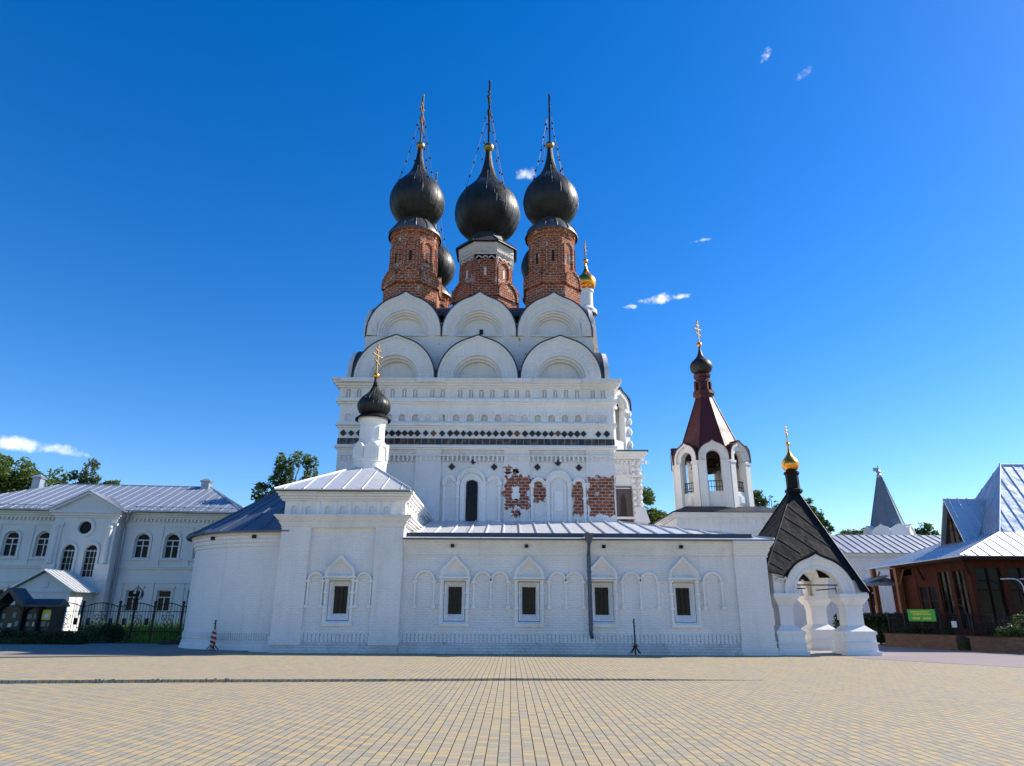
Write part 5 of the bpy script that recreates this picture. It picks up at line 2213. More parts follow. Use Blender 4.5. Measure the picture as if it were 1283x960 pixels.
m.build('roof', 'dark_roof', nb)
for i, (a, b) in enumerate(arx):
    g = MB()
    g.box(a, b, ny + .22, ny + .26, .7, 2.1)
    gp = g.build('glazed_panel', 'glass_board', nb)
    pz = [(.1, .95), (.45, .95), (.1, 1.35), (.45, 1.35)] if b - a < 1 else [(.15, .9), (.6, .9), (.95, .95), (.2, 1.35), (.75, 1.4)]
    for (dx, z) in pz:
        if i == 4 and z > 1.2:
            continue
        p_ = MB()
        p_.box(a + dx, a + dx + random.uniform(.17, .26), ny + .20, ny + .215, z, z + random.uniform(.2, .3))
        p_.build('posted_sheet', 'paper_board' if random.random() < .8 else 'paper_cream', gp)
    if i == 4:
        p_ = MB()
        p_.box(a + .08, b - .06, ny + .19, ny + .21, 1.30, 1.85)
        p_.build('posted_sheet', 'sign_yellow', gp, label='bright yellow poster')
        p_ = MB()
        p_.box(a + .2, b - .2, ny + .18, ny + .2, 1.42, 1.62)
        p_.build('posted_sheet', 'paper', gp)

nb.location.x -= .95
nb.scale = (1, 1, .93)
lp = thing('street_lamp', 'black ornate lamp post with a cluster of small scrolled arms by the iron fence', 'lamp post', (-20.3, 38.6, 0))
m = MB()
m.lathe(-20.3, 38.6, [(.14, -.05), (.14, .25), (.08, .35), (.06, .5), (.05, 2.1), (.07, 2.14), (.04, 2.2), (.03, 3.0)], 10)
m.build('post', 'iron_black', lp, smooth=40)
m = MB()
for k in range(6):
    a = R(60 * k)
    pts = []
    for i in range(10):
        t = i / 9
        r_ = .04 + .26 * math.sin(t * 3.0)
        pts.append((-20.3 + r_ * math.cos(a), 38.6 + r_ * math.sin(a), 2.15 + .75 * t))
    m.tube(pts, .018, 5)
    for j in range(4):
        q = pts[3 + j]
        m.tube([(q[0] + .07 * math.cos(R(s)), q[1], q[2] + .07 * math.sin(R(s))) for s in range(0, 360, 60)], .012, 4, True)
m.build('scroll_arm', 'iron_black', lp)
for k in range(3):
    a = R(120 * k + 30)
    m = MB()
    m.ball((-20.3 + .22 * math.cos(a), 38.6 + .22 * math.sin(a), 2.62), .075, 7)
    m.build('lamp_globe', 'window_white', lp, smooth=60)


# ------------------------------------------------------------------ plants
def leaf_cloud(mb, blobs, n, size, flat=.0, shell=.55):
    """many small folded leaves spread through overlapping clumps (x, y, z, rx, ry, rz)"""
    wts = [b[3] * b[4] * b[5] for b in blobs]
    for _ in range(n):
        b = random.choices(blobs, wts)[0]
        while True:
            v = Vector((random.uniform(-1, 1), random.uniform(-1, 1), random.uniform(-1, 1)))
            if shell < v.length < 1 or (v.length < 1 and random.random() < .3):
                break
        k = 1 + random.gauss(0, .07)
        p = Vector((b[0] + v.x * b[3] * k, b[1] + v.y * b[4] * k, b[2] + v.z * b[5] * k))
        s = size * random.uniform(.6, 1.35)
        d = Vector((random.gauss(0, 1), random.gauss(0, 1), random.gauss(-.25, .7))).normalized()
        t = d.cross(Vector((random.gauss(0, 1), random.gauss(0, 1), random.gauss(0, 1)))).normalized()
        w = t.cross(d)
        mb.add([p - d * s, p + t * s * .48 + w * s * .16, p + d * s, p - t * s * .48 + w * s * .16], [(0, 1, 2, 3)])


def tree(x, y, h, blobs, nleaf, size, mat, label, trunk=.22, bark='bark', group='trees behind the buildings'):
    t_ = thing('tree', label, 'tree', (x, y, 0), 0, group)
    m = MB()
    zc = sorted(blobs, key=lambda b: b[2])
    top = max(b[2] + b[5] * .6 for b in blobs)
    m.tube([(x, y, -.3), (x + .1, y, h * .3), (x - .08, y, h * .6), (x + .05, y, top)], [trunk, trunk * .8, trunk * .5, trunk * .12], 8)
    for b in blobs:
        z0 = max(h * .22, b[2] - b[5] - h * .12)
        m.tube([(x, y, z0), (x * .4 + b[0] * .6, y * .4 + b[1] * .6, (z0 + b[2]) / 2 + .2), (b[0], b[1], b[2]), (b[0] * 1.0 + (b[0] - x) * .3, b[1], b[2] + b[5] * .6)], [trunk * .4, trunk * .28, trunk * .16, trunk * .06], 5)
        for _ in range(4):
            a = random.uniform(0, 6.28)
            m.tube([(b[0], b[1], b[2] - b[5] * .3), (b[0] + b[3] * .75 * math.cos(a), b[1] + b[4] * .75 * math.sin(a), b[2] + random.uniform(-.3, .6) * b[5])], [trunk * .12, trunk * .04], 4)
    m.build('trunk', bark, t_, smooth=50)
    # every main clump is broken up into smaller tufts
    tufts = []
    for b in blobs:
        for _ in range(9):
            a, e_ = random.uniform(0, 6.28), random.uniform(-1, 1)
            k = random.uniform(.45, .95)
            r_ = random.uniform(.26, .48)
            c_ = math.sqrt(1 - e_ * e_)
            tufts.append((b[0] + b[3] * k * c_ * math.cos(a), b[1] + b[4] * k * c_ * math.sin(a), b[2] + b[5] * k * e_, b[3] * r_, b[4] * r_, b[5] * r_))
    m = MB()
    leaf_cloud(m, tufts, nleaf, size, 0, .3)
    m.build('crown', mat, t_)
    return t_


tree(-60, 82, 19, [(-63, 82, 15, 4, 4, 4), (-60.0, 81, 17.2, 3.2, 3, 3.0), (-57, 82, 15.6, 3.2, 3, 3), (-55, 82, 14, 2.4, 2.5, 2.8), (-59, 81, 12, 5, 4, 3)], 6500, .30, 'leaf_mid', 'broad leafy tree rising over the left end of the pale house roof', .5)
tree(-50.6, 80, 19, [(-50.4, 80, 17.6, 1.1, 1.1, 1.7), (-51.6, 80, 16.0, 1.2, 1.2, 1.2), (-49.6, 80, 16.0, 1.3, 1.3, 1.3), (-50.8, 80, 14.2, 1.9, 1.8, 1.6)], 1500, .24, 'leaf_birch', 'thin upright birch showing over the middle of the pale house roof', .16, 'birch_bark')
tree(-47.3, 80, 16, [(-47.4, 80, 15.7, 1.0, 1, .8), (-47.2, 80, 14.2, 1.8, 1.6, 1.3)], 900, .24, 'leaf_mid', 'low treetop just peeping over the pale house roof ridge', .2)
tree(-19.6, 60, 16, [(-20.2, 60, 14.2, 1.15, 1.1, 1.35), (-19.9, 60, 12.2, 1.8, 1.5, 1.5), (-18.1, 60, 13.6, .8, .9, 1.2), (-17.5, 60, 12.4, 1.2, 1.1, 1.3), (-21.9, 60, 11.6, 1.0, .9, .9), (-21.2, 60, 11.0, 1.2, 1, 1), (-19.0, 60, 10.5, 2.4, 1.6, 1.8), (-18.9, 60, 14.6, .9, .9, 1.0), (-22.3, 60, 12.2, .8, .8, .6)], 7500, .17, 'leaf_mid', 'drooping birch rising behind the chapel roof and apse', .2, 'birch_bark')
tree(13.6, 71, 15, [(13.6, 71, 13.4, 1.2, 1.2, 1.4), (13.6, 71, 11.6, 1.6, 1.5, 1.6), (15.0, 71, 11.0, 1.4, 1.3, 1.1), (14.2, 71, 9.8, 2.2, 1.8, 1.6), (15.9, 71, 10.0, 1.2, 1.2, 1.0)], 4200, .24, 'leaf_mid', 'leafy tree between the ornate belfry and the red-tented tower', .25)
tree(27.3, 76, 15, [(27.5, 76, 13.3, 1.3, 1.2, 1.5), (26.8, 76, 11.6, 1.5, 1.4, 1.5), (28.0, 76, 10.8, 1.5, 1.4, 1.6)], 2000, .25, 'leaf_birch', 'dense tree right beside the red-tented tower', .22)
tree(29.8, 78, 15, [(29.8, 78, 13.4, .9, .9, 1.2), (30.4, 78, 11.8, 1.1, 1.0, 1.2), (29.6, 78, 10.6, 1.2, 1.0, 1.2)], 420, .22, 'leaf_birch', 'sparse half-bare tree beside the black porch roof', .16)
tree(34.2, 78, 15, [(33.6, 78, 13.9, 1.0, 1, 1.0), (34.6, 78, 12.4, 1.1, 1, 1.1), (35.6, 78, 11.2, 1.0, 1, 1.0), (34.6, 78, 10.4, 1.5, 1.3, 1.2)], 1300, .24, 'leaf_dark', 'dark tree showing past the slope of the black porch roof', .2)
tree(43.5, 86, 12, [(42.4, 86, 11.6, 1.6, 1.4, .9), (44.2, 86, 11.2, 1.5, 1.4, .9), (43, 86, 10.2, 2.4, 2, 1.2)], 1300, .22, 'leaf_birch', 'pale treetop above the long metal roof', .2)
tree(54.0, 90, 13, [(53.8, 90, 12.4, 1.3, 1.2, 1.0), (52.7, 90, 11.4, 1.3, 1.2, 1.0), (54.6, 90, 11.0, 1.6, 1.5, 1.3)], 1300, .24, 'leaf_dark', 'dark treetop between the small turret and the brown house roof', .2)


def shrub(x, y, rx, ry, h, n, size, mat, label, cat='shrub', group=None, name='shrub', flowers=None):
    s_ = thing(name, label, cat, (x, y, 0), 0, group)
    m = MB()
    for _ in range(9):
        a = random.uniform(0, 6.28)
        m.tube([(x, y, -.02), (x + rx * .6 * math.cos(a), y + ry * .6 * math.sin(a), h * .7)], [.018, .006], 4)
    m.build('stem', 'bark', s_)
    m = MB()
    bl = [(x + random.uniform(-.55, .55) * rx, y + random.uniform(-.5, .5) * ry, h * random.uniform(.35, .72), rx * .5, ry * .5, h * .34) for _ in range(7)]
    leaf_cloud(m, bl, n, size, 0, .2)
    m.build('foliage', mat, s_)
    if flowers:
        m = MB()
        leaf_cloud(m, [(b[0], b[1], b[2] + h * .12, b[3], b[4], b[5]) for b in bl], 130, .05, 0, .6)
        m.build('flowers', flowers, s_, kind='stuff')
    return s_


shrub(-22.6, 39.0, 1.0, .5, 1.15, 900, .07, 'leaf_mid', 'bush full of pink blossom behind the iron fence', 'shrub', None, 'flowering_shrub', 'petal_pink')
shrub(-27.4, 38.0, .9, .5, .9, 700, .06, 'leaf_mid', 'pale flowering bush below the notice board', 'shrub', None, 'flowering_shrub', 'petal_white')
shrub(-21.2, 38.2, .85, .6, 1.05, 1600, .06, 'leaf_hedge', 'dark rounded bush in front of the iron fence', 'shrub', None)
m = MB()
for i in range(9000):                             # clipped dark hedge along the pavement
    u_ = random.random()
    x = -28.5 + 7.0 * u_
    y = 36.9 - (x + 28) * .05 + random.uniform(-.55, .55)
    z = random.uniform(.05, .62 + .08 * math.sin(x * 3))
    d = Vector((random.gauss(0, 1), random.gauss(0, 1), random.gauss(0, 1))).normalized()
    t_ = d.orthogonal().normalized()
    m.add([Vector((x, y, z)) - d * .06, Vector((x, y, z)) + t_ * .035, Vector((x, y, z)) + d * .06, Vector((x, y, z)) - t_ * .035], [(0, 1, 2, 3)])
m.box(-28.4, -21.6, 36.3, 37.0, 0, .42)
tag(m.build('hedge', 'leaf_hedge'), 'low clipped dark hedge at the foot of the notice board', 'hedge')
m = MB()
for i in range(8200):                             # sunlit weeds and grass under the fence
    x = random.uniform(-20.6, -16.2)
    y = random.uniform(38.3, 41.5)
    q_ = random.random()
    if q_ < .15:
        x = random.uniform(-29, -16.2)
        y = random.uniform(40.2, 44)
    elif q_ < .75:
        y = random.uniform(49.0, 54.0)
        x = -.52 * y + random.uniform(-3.5, 4.6)
    h = random.uniform(.12, .42) * (1.9 if q_ > .15 and q_ < .75 else 1) * (1.6 if random.random() < .15 else 1)
    a = random.uniform(0, 6.28)
    dx, dy = math.cos(a), math.sin(a)
    w = random.uniform(.015, .045)
    bx_, by_ = random.gauss(0, .1), random.gauss(0, .1)
    m.add([(x - dx * w, y - dy * w, 0), (x + dx * w, y + dy * w, 0), (x + bx_ + dx * w * .8, y + by_, h * .7), (x + bx_ * 1.8, y + by_ * 1.8, h)], [(0, 1, 2, 3)])
m.build('grass', 'grass_blade', kind='stuff')
m = MB()
m.prism_z([(-40, 38), (-16, 37.7), (-16, 58), (-46, 58)], .02, .10)
m.build('lawn', 'leaf_hedge', kind='structure')
m = MB()
for i in range(26):
    x, y = -16.7 + random.gauss(0, .5), 37.2 + random.gauss(0, .35)
    r_ = random.uniform(.12, .32)
    m.ball((x, y, .08), r_, 5, .7)
tag(m.build('soil_heap', 'soil'), 'small heap of dark soil at the corner of the apse', 'soil heap')


# ------------------------------------------------------------------ portable posts by the wall
def stand_post(x, y, h, wrapped, label):
    p = thing('barrier_post', label, 'barrier post', (x, y, 0))
    m = MB()
    m.tube([(x, y, .05), (x, y, h)], .030, 8)
    m.ball((x, y, h), .04, 5)
    m.tube([(x - .07, y, h - .10), (x, y, h - .10)], .016, 5)
    m.tube([(x + .07, y, h - .26), (x, y, h - .26)], .016, 5)
    m.build('pole', 'iron_black', p, smooth=40)
    m = MB()
    for k in range(4):
        a = R(45 + 90 * k)
        m.tube([(x, y, .42), (x + .13 * math.cos(a), y + .13 * math.sin(a), .24), (x + .27 * math.cos(a), y + .27 * math.sin(a), .10)], .020, 5)
    m.build('splayed_foot', 'iron_black', p)
    if wrapped:
        for c_, mt in ((0, 'tape_red'), (1, 'tape_white')):
            m = MB()
            for j in range(2):
                pts, rad = [], []
                for i in range(40):
                    t = i / 39
                    a = t * 26 + c_ * 3.1 + j * 1.4
                    r_ = .03 + .07 * math.sin(math.pi * min(1, t * 1.1)) + random.uniform(0, .02)
                    pts.append((x + r_ * math.cos(a), y + r_ * math.sin(a), .14 + (h - .50) * (1 - t)))
                    rad.append(.020 + random.uniform(0, .012))
                m.tube(pts, rad, 5)
            m.build('barrier_tape', mt, p)
    else:
        m = MB()
        for k in range(9):
            a, b = random.uniform(0, 6.28), random.uniform(0, 6.28)
            m.tube([(x + .12 * math.cos(a), y + .1 * math.sin(a), .42 + random.uniform(-.05, .08)), (x, y - .05, .48), (x + .12 * math.cos(b), y + .1 * math.sin(b), .36)], .014, 4)
        m.build('barrier_tape', 'tape_red', p)
    return p


stand_post(-12.75, 31.1, 1.28, True, 'post wrapped in red and white barrier tape by the rounded apse')
stand_post(5.17, 30.2, 1.42, False, 'bare black post on splayed feet before the gallery wall')

# ================================================================== BROWN HOUSE with sweeping metal roof, right
ho = thing('timber_house', 'brown timber house with glazed walls under a steep sweeping sheet metal roof', 'house', (28, 41, 0))
WX, WY = 24.0, 36.95
m = MB()
m.box(WX + .25, 42, WY + .25, 45, 0, 4.45)
# frame of the left face (posts, sill, head)
lw = [(37.35, 38.25, 1.0, 3.95), (38.6, 39.55, 1.0, 3.95), (40.0, 41.75, .2, 3.35)]
for y in (WY, 38.42, 39.78, 41.95, 43.4):
    m.box(WX, WX + .26, y - .16, y + .17, 0, 4.3)
m.box(WX + .02, WX + .25, WY, 44, 3.95, 4.5)
m.box(WX + .02, WX + .25, WY, 40, 0, 1.0)
m.box(WX + .03, WX + .25, 39.78, 42, 3.35, 3.96)
m.box(WX + .02, WX + .25, 42.0, 44, 0, 4.3)
fw_ = [(24.45, 25.75), (26.1, 27.6), (27.95, 29.5), (29.8, 31.4), (31.7, 33.3)]
for x in (24.2, 25.92, 27.78, 29.65, 31.55, 33.5):
    m.box(x - .18, x + .18, WY + .0, WY + .26, 0, 4.3)
m.box(WX, 42, WY + .02, WY + .25, 4.05, 4.5)
m.box(WX, 42, WY + .02, WY + .25, 0, .75)
m.build('wall', 'wood_brown', ho)
wl_ = MB()
for y0, y1, z0, z1 in lw[:2]:
    g = MB()
    g.box(WX + .12, WX + .15, y0 - .1, y1 + .1, z0 - .05, z1 + .05)
    w_ = g.build('window', 'glass_dark', ho)
    g = MB()
    yc = (y0 + y1) / 2
    g.box(WX + .06, WX + .11, yc - .03, yc + .03, z0, z1)
    for k in (1, 2, 3):
        z = z0 + (z1 - z0) * k / 4
        g.box(WX + .065, WX + .112, y0, y1, z - .022, z + .022)
    for yy in (y0, y1):
        g.box(WX + .05, WX + .115, yy - .05, yy + .05, z0, z1)
    g.build('window_frame', 'wood_dark', w_)
g = MB()
y0, y1, z0, z1 = lw[2]
g.box(WX + .1, WX + .14, y0, y1, z0, z1)
d_ = g.build('door', 'glass_dark', ho)
g = MB()
for yy in (y0, (y0 + y1) / 2, y1):
    g.box(WX + .04, WX + .098, yy - .09, yy + .09, z0, z1)
for z in (z0 + .35, 1.6, 2.45, z1 - .06):
    g.box(WX + .045, WX + .096, y0, y1, z - (.07 if z > 3 or z < 1 else .025), z + (.07 if z > 3 or z < 1 else .025))
g.box(WX + .047, WX + .095, y0, y1, z0, z0 + .5)
g.build('door_frame', 'wood_brown', d_)
for a, b in fw_:
    g = MB()
    g.box(a - .08, b + .08, WY + .13, WY + .16, .7, 4.1)
    w_ = g.build('window', 'glass_dark', ho)
    g = MB()
    c_ = (a + b) / 2
    g.box(c_ - .035, c_ + .035, WY + .05, WY + .12, .75, 4.05)
    g.box(a, b, WY + .055, WY + .118, 2.9, 2.96)
    g.build('window_frame', 'wood_dark', w_)
# roof
EX, EY, EZ = 23.35, 36.25, 4.62
K = Vector((27.25, 38.5, 6.08))
KB = Vector((27.25, 43.6, 6.08))
P = Vector((30.0, 41.0, 10.50))
m = MB()
m.roof([(EX, EY, EZ), (48, EY, EZ), (48, K.y, K.z), K], .62, .035, .03)
m.roof([K, (48, K.y, K.z), (48, P.y, P.z), P], .62, .03, .014)
m.roof([(EX, EY, EZ), K, KB, (EX - .15, 45.9, EZ - .08)], .5, .035, .03)
m.roof([K, KB, P], .5, .035, .03)
m.roof([(EX - .15, 45.9, EZ - .08), KB, (48, KB.y, KB.z), (48, 45.9, EZ - .08)], 0)
m.roof([KB, P, (48, P.y, P.z), (48, KB.y, KB.z)], 0)
m.tube([(EX, EY, EZ + .02), K, P], .06, 6)
m.build('roof', 'house_roof', ho)
m = MB()
m.box(EX - .02, 48, EY - .02, EY + .06, EZ - .22, EZ - .06)
m.box(EX - .0, EX + .08, EY + .065, 43.2, EZ - .22, EZ - .065)
m.box(EX + .1, 48, EY + .07, WY, EZ - .16, EZ - .1)
m.build('eaves_board', 'wood_dark', ho)
for (x, y) in ((23.7, 43.2), (23.5, 45.6), (25.5, 45.6)):   # posts and struts of the open corner
    m = MB()
    m.box(x - .13, x + .13, y - .13, y + .13, 0, 4.5)
    m.tube([(x, y, 3.3), (x, y - .8, 4.3)], .06, 4)
    m.build('post', 'wood_orange', ho)
m = MB()
m.tube([(WX + .1, WY, 3.5), (EX + .35, EY + .3, 4.35)], .06, 5)
m.tube([(WX, 41.0, 3.6), (EX + .2, 40.7, 4.3)], .06, 5)
m.tube([(EX + .25, EY + .25, 4.5), (EX + .5, EY + .45, 4.1), (WX + .05, WY - .1, 3.7), (WX + .05, WY - .1, .3)], .05, 6)
m.build('bracket', 'wood_dark', ho)
m = MB()
m.roof([(22.3, 44.5, 3.62), (23.9, 44.5, 4.05), (23.9, 47.5, 4.05), (22.3, 47.5, 3.62)], .5, .05, .05)
m.roof([(22.3, 44.5, 3.62), (24.6, 44.5, 3.62), (23.9, 45.4, 4.05)], .5, .05, .05)
m.box(22.3, 24.4, 44.46, 44.54, 3.42, 3.60)
m.box(22.28, 22.36, 44.5, 47.5, 3.42, 3.60)
m.build('canopy_roof', 'house_roof', ho)
for y in (44.7, 47.2):
    m = MB()
    m.box(22.5, 22.7, y - .1, y + .1, 0, 3.5)
    m.build('canopy_post', 'wood_brown', ho)
m = MB()
m.box(24.4, 25.5, 44.2, 45.3, 0, 4.3)
m.build('corner_pier', 'wood_brown', ho)
# dormer
DX, DY0, DY1, DZ0, DZT = 26.2, 39.75, 42.35, 5.45, 8.37
yc = (DY0 + DY1) / 2
m = MB()
m.prism_x([(DY0 + .12, DZ0), (DY1 - .12, DZ0), (yc, DZT - .2)], DX + .18, DX + .6)
dm = m.build('dormer', 'wood_dark', ho)
m = MB()
m.prism_x([(yc - .42, DZ0 + .25), (yc + .42, DZ0 + .25), (yc + .3, DZ0 + 1.2), (yc, DZ0 + 1.75), (yc - .3, DZ0 + 1.2)], DX + .14, DX + .2)
dw = m.build('dormer_window', 'glass_dark', dm)
m = MB()
m.box(DX + .1, DX + .17, yc - .025, yc + .025, DZ0 + .1, DZ0 + 1.8)
m.box(DX + .1, DX + .17, yc - .5, yc + .5, DZ0 + .12, DZ0 + .24)
m.build('dormer_post', 'wood_brown', dm)
m = MB()
for s in (-1, 1):
    yb = yc + s * (DY1 - DY0) / 2
    m.roof([(DX - .1, yb, DZ0 - .02), (DX - .1, yc, DZT), (DX + 2.7, yc, DZT), (DX + .45, yb, DZ0 - .02)], .55, .05, .05, .07)
m.build('dormer_roof', 'house_roof', dm)
for x in (25.9, 26.9):                             # two bent rails in front of the big panes
    m = MB()
    m.tube([(x - .75, 36.2, 3.45), (x - .3, 36.2, 3.46)] + [(x + .42 * math.sin(R(a)) - .1, 36.2, 3.02 + .44 * math.cos(R(a))) for a in range(0, 91, 15)] + [(x + .34, 36.2, 2.2)], .028, 5)
    m.build('bent_rail', 'window_white', ho)

# ------------------------------------------------------------------ planters, iron fence, hedge, signs
def planter(pts, label):
    """low brick bed; pts is the plan outline"""
    p = thing('planter', label, 'planter', (pts[0][0], pts[0][1], 0), 0, 'brick planters before the brown house')
    m = MB()
    m.prism_z(pts, -.1, .62)
    m.build('brick_body', 'planter_brick', p)
    c = Vector((sum(x for x, y in pts) / len(pts), sum(y for x, y in pts) / len(pts)))
    m = MB()
    m.prism_z([(c.x + (x - c.x) * 1.02, c.y + (y - c.y) * 1.05) for x, y in pts], .62, .70)
    m.build('coping', 'planter_brick', p)
    m = MB()
    m.prism_z([(c.x + (x - c.x) * .93, c.y + (y - c.y) * .8) for x, y in pts], .70, .73)
    m.build('soil', 'soil', p)
    return p


P1 = [(21.0, 40.6), (22.35, 36.35), (23.2, 36.5), (21.9, 40.9)]
P2 = [(22.55, 35.6), (25.2, 29.8), (26.1, 30.2), (23.4, 35.9)]
planter(P1, 'longer brick planter under the green sign, nearest the porch')
planter(P2, 'brick planter running out of the picture on the right')


def along(P, t, off=0.):
    a, b, c, d = [Vector(q) for q in P]
    u = a.lerp(b, t)
    v = d.lerp(c, t)
    return u.lerp(v, .5 + off)


fr = thing('iron_fence', 'low black fence of curling iron loops over the brick planters', 'fence', (22.5, 37, 0))
for P_ in (P1, P2):
    for s in range(4):
        f = MB()
        A, B = along(P_, s / 4), along(P_, (s + 1) / 4)
        L = (B - A).length
        for z in (.85, 1.62):
            f.tube([(A.x, A.y, z), (B.x, B.y, z)], .017, 4)
        n = max(4, int(L / .2))
        for i in range(n):
            q = A.lerp(B, (i + .5) / n)
            d = (B - A).normalized()
            for zz, r_ in ((1.05, .17), (1.38, .17), (1.22, .12)):
                f.tube([(q.x + d.x * r_ * math.cos(R(k)), q.y + d.y * r_ * math.cos(R(k)), zz + r_ * math.sin(R(k))) for k in range(0, 360, 40)], .016, 4, True)
            f.tube([(q.x, q.y, .70), (q.x, q.y, 1.62 + .14 * math.sin(math.pi * (i + .5) / n))], .014, 4)
        f.tube([(A.lerp(B, k / 8).x, A.lerp(B, k / 8).y, 1.64 + .16 * math.sin(math.pi * k / 8)) for k in range(9)], .017, 4)
        f.build('fence_panel', 'iron_black', fr)
        f = MB()
        f.box(A.x - .035, A.x + .035, A.y - .035, A.y + .035, .70, 1.80)
        f.build('fence_post', 'iron_black', fr)
f = MB()
G = Vector((22.6, 36.0))
f.tube([(G.x - .05, G.y + .55, .0), (G.x - .05, G.y + .55, 1.7)] + [(G.x, G.y + .5 * math.cos(R(a)), 1.7 + .48 * math.sin(R(a))) for a in range(0, 181, 20)] + [(G.x + .05, G.y - .5, 1.7), (G.x + .05, G.y - .5, .0)], .03, 6)
for i in range(-2, 3):
    f.tube([(G.x, G.y + i * .18, .2), (G.x, G.y + i * .18, 1.9)], .014, 4)
f.build('gate', 'iron_black', fr)
sg = thing('sign', 'bright green banner with yellow lines hung on the iron fence by the house door', 'sign', (21.9, 38.2, 1.6))
A_, B_ = along(P1, .42, -.42), along(P1, .80, -.42)
d = (B_ - A_).normalized()
n_ = Vector((-d.y, d.x))
n_ = n_ if n_.x < 0 else -n_
sgm = Matrix(((d.x, -n_.x, 0, A_.x + n_.x * .12), (d.y, -n_.y, 0, A_.y + n_.y * .12), (0, 0, 1, 0), (0, 0, 0, 1)))
L = (B_ - A_).length
m = MB()
m.M = sgm
m.box(0, L, -.02, .02, 1.36, 1.96)
m.build('panel', 'sign_green', sg)
for i, (a, b, z) in enumerate(((.12, .80, 1.80), (.2, .9, 1.68), (.15, .45, 1.46), (.55, .88, 1.46))):
    m = MB()
    m.M = sgm
    x = a * L
    while x < b * L - .05:                         # short runs of lettering, too small to read
        w_ = random.uniform(.04, .09)
        m.box(x, x + w_, -.028, -.018, z, z + (.07 if i < 2 else .10))
        x += w_ + .03
    m.build('lettering', 'sign_yellow', sg)
for (t_, zz, lab) in ((1.02, 1.25, 'small white paper notice tied to the iron gate by the planters'),):
    q = along(P1, t_, -.45)
    m = MB()
    m.M = Matrix.Translation((q.x - .12, q.y - .1, 0)) @ Matrix.Rotation(R(-25), 4, 'Z')
    m.box(-.11, .11, -.012, .012, zz - .16, zz + .14)
    m.build('x', 'paper') if False else tag(m.build('notice', 'paper'), lab, 'notice')
m = MB()
bl = [(20.4 + .33 * i, 44.3 - .45 * i + .2, .82, .42, .55, .85) for i in range(8)]
leaf_cloud(m, bl, 7000, .07, 0, .55)
leaf_cloud(m, [(20.3 + .33 * i, 44.1 - .45 * i, 1.55, .40, .5, .24) for i in range(8)], 2600, .07, 0, .4)
for b in bl:
    m.ball((b[0], b[1], .75), .34, 6, 2.0)
tag(m.build('hedge', 'leaf_hedge'), 'tall dark clipped hedge between the porch and the brown house', 'hedge')
m = MB()
m.box(19.72, 20.0, 43.3, 43.33, 1.38, 1.80)
m.box(19.84, 19.88, 43.33, 43.37, 0, 1.8)
tag(m.build('notice', 'paper'), 'small white notice standing in the dark hedge', 'notice')


def bed_plants(P_, t0, t1, n, h, mat, label, size, flowers=None):
    t_ = thing('flower_bed_plants', label, 'plants', (*along(P_, (t0 + t1) / 2), .7), 0)
    m = MB()
    bl = []
    for i in range(12):
        q = along(P_, random.uniform(t0, t1), random.uniform(-.25, .35))
        bl.append((q.x, q.y, .72 + h * random.uniform(.2, .6), .3, .3, h * .5))
    leaf_cloud(m, bl, n, size, 0, .2)
    m.build('foliage', mat, t_)
    m = MB()
    for b in bl:
        m.tube([(b[0], b[1], .6), (b[0] + .05, b[1], b[2] + .1)], .012, 4)
    m.build('stem', 'bark', t_)
    if flowers:
        m = MB()
        leaf_cloud(m, [(b[0], b[1], b[2] + h * .3, .3, .3, h * .3) for b in bl], 90, .05, 0, .5)
        m.build('flowers', flowers, t_, kind='stuff')


bed_plants(P1, .30, .95, 1500, .42, 'leaf_hedge', 'low dark plants filling the bed under the green sign', .06)
bed_plants(P2, .05, .45, 1700, .55, 'leaf_mid', 'fresh green leaves in the planter nearest the picture edge', .07, 'petal_white')
bed_plants(P2, .45, .98, 1500, .60, 'leaf_hedge', 'taller dark leaves behind the outermost planter wall', .07)
shrub(22.75, 36.15, .28, .3, .62, 500, .06, 'leaf_mid', 'tuft of green weeds in the gap between the two planters', 'weeds', None, 'weed_tuft')
shrub(24.4, 34.4, .8, .8, 1.9, 1500, .08, 'leaf_dark', 'rose-like bush behind the iron loops before the big panes', 'shrub', None)
ar = thing('arbour', 'slim arched black iron rods curving from the porch roof towards the house', 'arbour', (20.0, 43, 0))
for k in (0, 1):
    m = MB()
    pts = [(19.2 + k * .10, 43.6, 4.92 - k * .18)] + [(19.2 + 2.3 * math.sin(R(a)) * .55 + k * .08, 43.6 - .2 * math.sin(R(a)), 3.55 + 1.35 * math.cos(R(a)) - k * .18) for a in range(10, 91, 10)] + [(20.9, 43.2, 2.9 - k * .2), (21.9, 43.0, 2.65 - k * .2)]
    m.tube(pts, .035, 5)
    m.build('arched_rod', 'iron_black', ar)
m = MB()
m.tube([(21.9, 43.0, 2.7), (21.9, 43.0, 0)], .04, 5)
m.build('upright', 'iron_black', ar)

# ================================================================== LONG WHITE BUILDING and turret, far right
fl = thing('monastery_wing', 'long low white monastery wing with pale ribbed metal roof behind the porch', 'building', (30, 62, 0))
m = MB()
fx = [20.6, 23.4, 26.2, 28.9, 31.6, 34.4, 37.2]
m.wall(16, 46, 0, 6.9, 62, .3, [(x - .5, x + .5, 2.5, 4.6) for x in fx])
m.box(16, 46, 62.3, 70, 0, 6.9)
for x in fx:
    m.spandrel(x, 4.1, .5, 62, 62.25, 8)
    m.band([(x - 1.05, 2.0)] + arc(x, 4.6, 1.05, n=16) + [(x + 1.05, 2.0)], [(x - .85, 2.0)] + arc(x, 4.6, .85, n=16) + [(x + .85, 2.0)], 61.88, 62.02)
for z0, z1, o in ((6.3, 6.45, .1), (6.6, 6.75, .2), (6.75, 6.9, .32)):
    m.box(16, 46, 62 - o, 62.1, z0, z1 - .004)
m.build('wall', 'plaster_cream', fl)
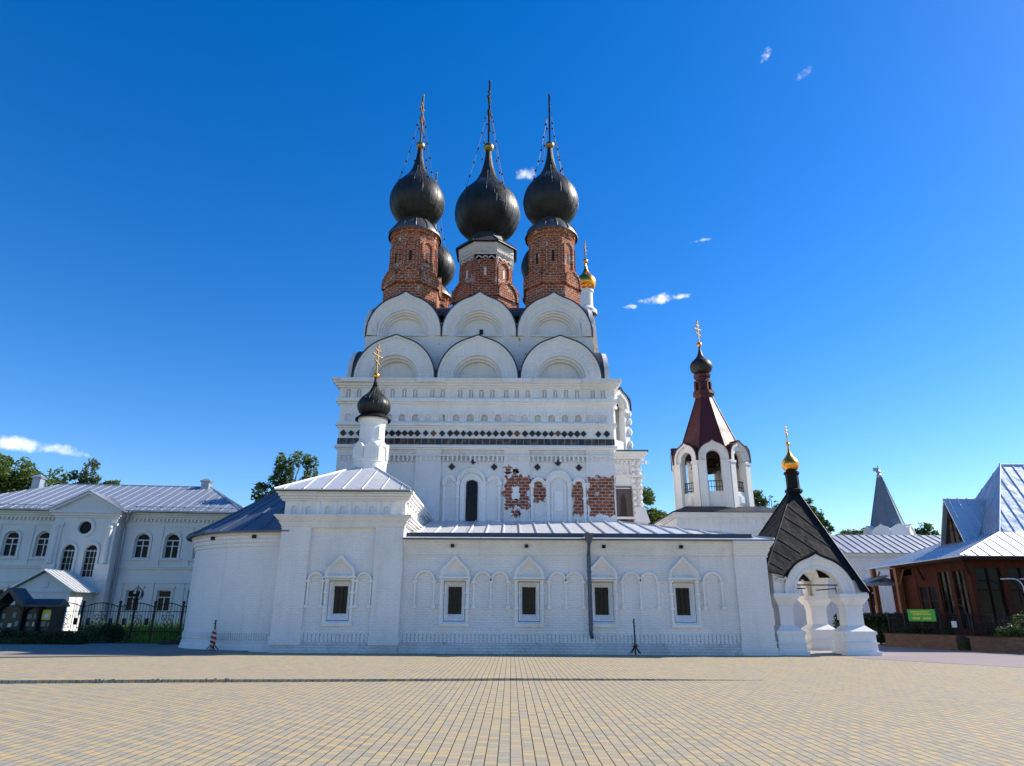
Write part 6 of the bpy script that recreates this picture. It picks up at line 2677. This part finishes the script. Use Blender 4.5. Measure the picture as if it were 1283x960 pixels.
for i, x in enumerate(fx):
    if i == 0:
        g = MB()
        g.box(x - .5, x + .5, 62.24, 62.27, 2.5, 4.65)
        w0 = g.build('window', 'glass_dark', fl, origin=(x, 62.2, 3))
        g = MB()
        g.box(x - .03, x + .03, 62.15, 62.235, 2.5, 4.6)
        g.box(x - .5, x + .5, 62.152, 62.233, 3.5, 3.57)
        g.box(x - .5, x + .5, 62.154, 62.231, 4.06, 4.12)
        g.build('window_frame', 'window_white', w0)
    else:
        copy_tree(w0, fl, (x - fx[0], 0, 0))
m = MB()
m.roof([(15.5, 61.5, 6.92), (46.5, 61.5, 6.92), (46.5, 66, 8.95), (15.5, 66, 8.95)], .72, .06, .07)
m.roof([(15.5, 70.5, 6.92), (46.5, 70.5, 6.92), (46.5, 66, 8.95), (15.5, 66, 8.95)], 0)
m.build('roof', 'pale_roof', fl)
tu = thing('turret', 'small eight-sided turret with grey tent roof and white scalloped gables', 'turret', (41, 75, 0))
UX_, UY_ = 41.05, 75.0
m = MB()
m.lathe(UX_, UY_, [(2.25, 0), (2.25, 10.2)], 8, R(22.5), R(382.5))
for k in range(8):
    m.M = Matrix.Translation((UX_, UY_, 0)) @ Matrix.Rotation(R(45 * k), 4, 'Z')
    m.prism_y(keel(0, 9.6, .98, .85, .18, .3, 16), -2.25, -1.6)
    m.band(keel(0, 9.6, 1.0, .88, .18, .3, 16), keel(0, 9.6, .84, .72, .12, .3, 16), -2.33, -2.2)
m.build('wall', 'limewash_smooth', tu)
m = MB()
pr = [(2.15, 10.0), (1.75, 10.6), (.22, 16.3)]
m.lathe(UX_, UY_, pr, 8, R(22.5), R(382.5))
for k in range(8):
    a = R(22.5 + 45 * k)
    m.tube([(UX_ + r * math.cos(a), UY_ + r * math.sin(a), z) for r, z in pr], .06, 5)
m.build('tent_roof', 'turret_roof', tu)
m = MB()
m.lathe(UX_, UY_, [(.22, 16.2), (.30, 16.5), (.12, 16.7), (.26, 16.9), (.05, 17.15)], 10)
m.box(UX_ - .55, UX_ + .1, UY_ - .02, UY_ + .02, 16.95, 17.35)
m.tube([(UX_, UY_, 17.0), (UX_, UY_, 17.6)], .04, 5)
m.build('weathervane', 'grey_roof', tu)
# greenery and tub seen through the porch arch
shrub(19.7, 52.0, .75, .7, 2.2, 2200, .10, 'leaf_hedge', 'dark upright bush seen through the arch of the porch', 'shrub', None)
shrub(17.9, 56.0, 1.4, .6, 1.0, 1500, .09, 'leaf_mid', 'low green bush seen through the porch against the white wing', 'shrub', None)
tb = thing('flower_tub', 'brown wooden tub standing on the paving behind the porch', 'tub', (18.3, 46.5, 0))
m = MB()
m.lathe(18.3, 46.5, [(.36, 0), (.42, .4), (.45, .85), (.40, .86), (.38, .7), (.02, .7)], 16)
m.build('staves', 'wood_brown', tb)
m = MB()
for z in (.18, .62):
    m.lathe(18.3, 46.5, [(.42 + z * .05, z - .03), (.425 + z * .05, z + .03)], 16)
m.build('hoop', 'iron_black', tb)
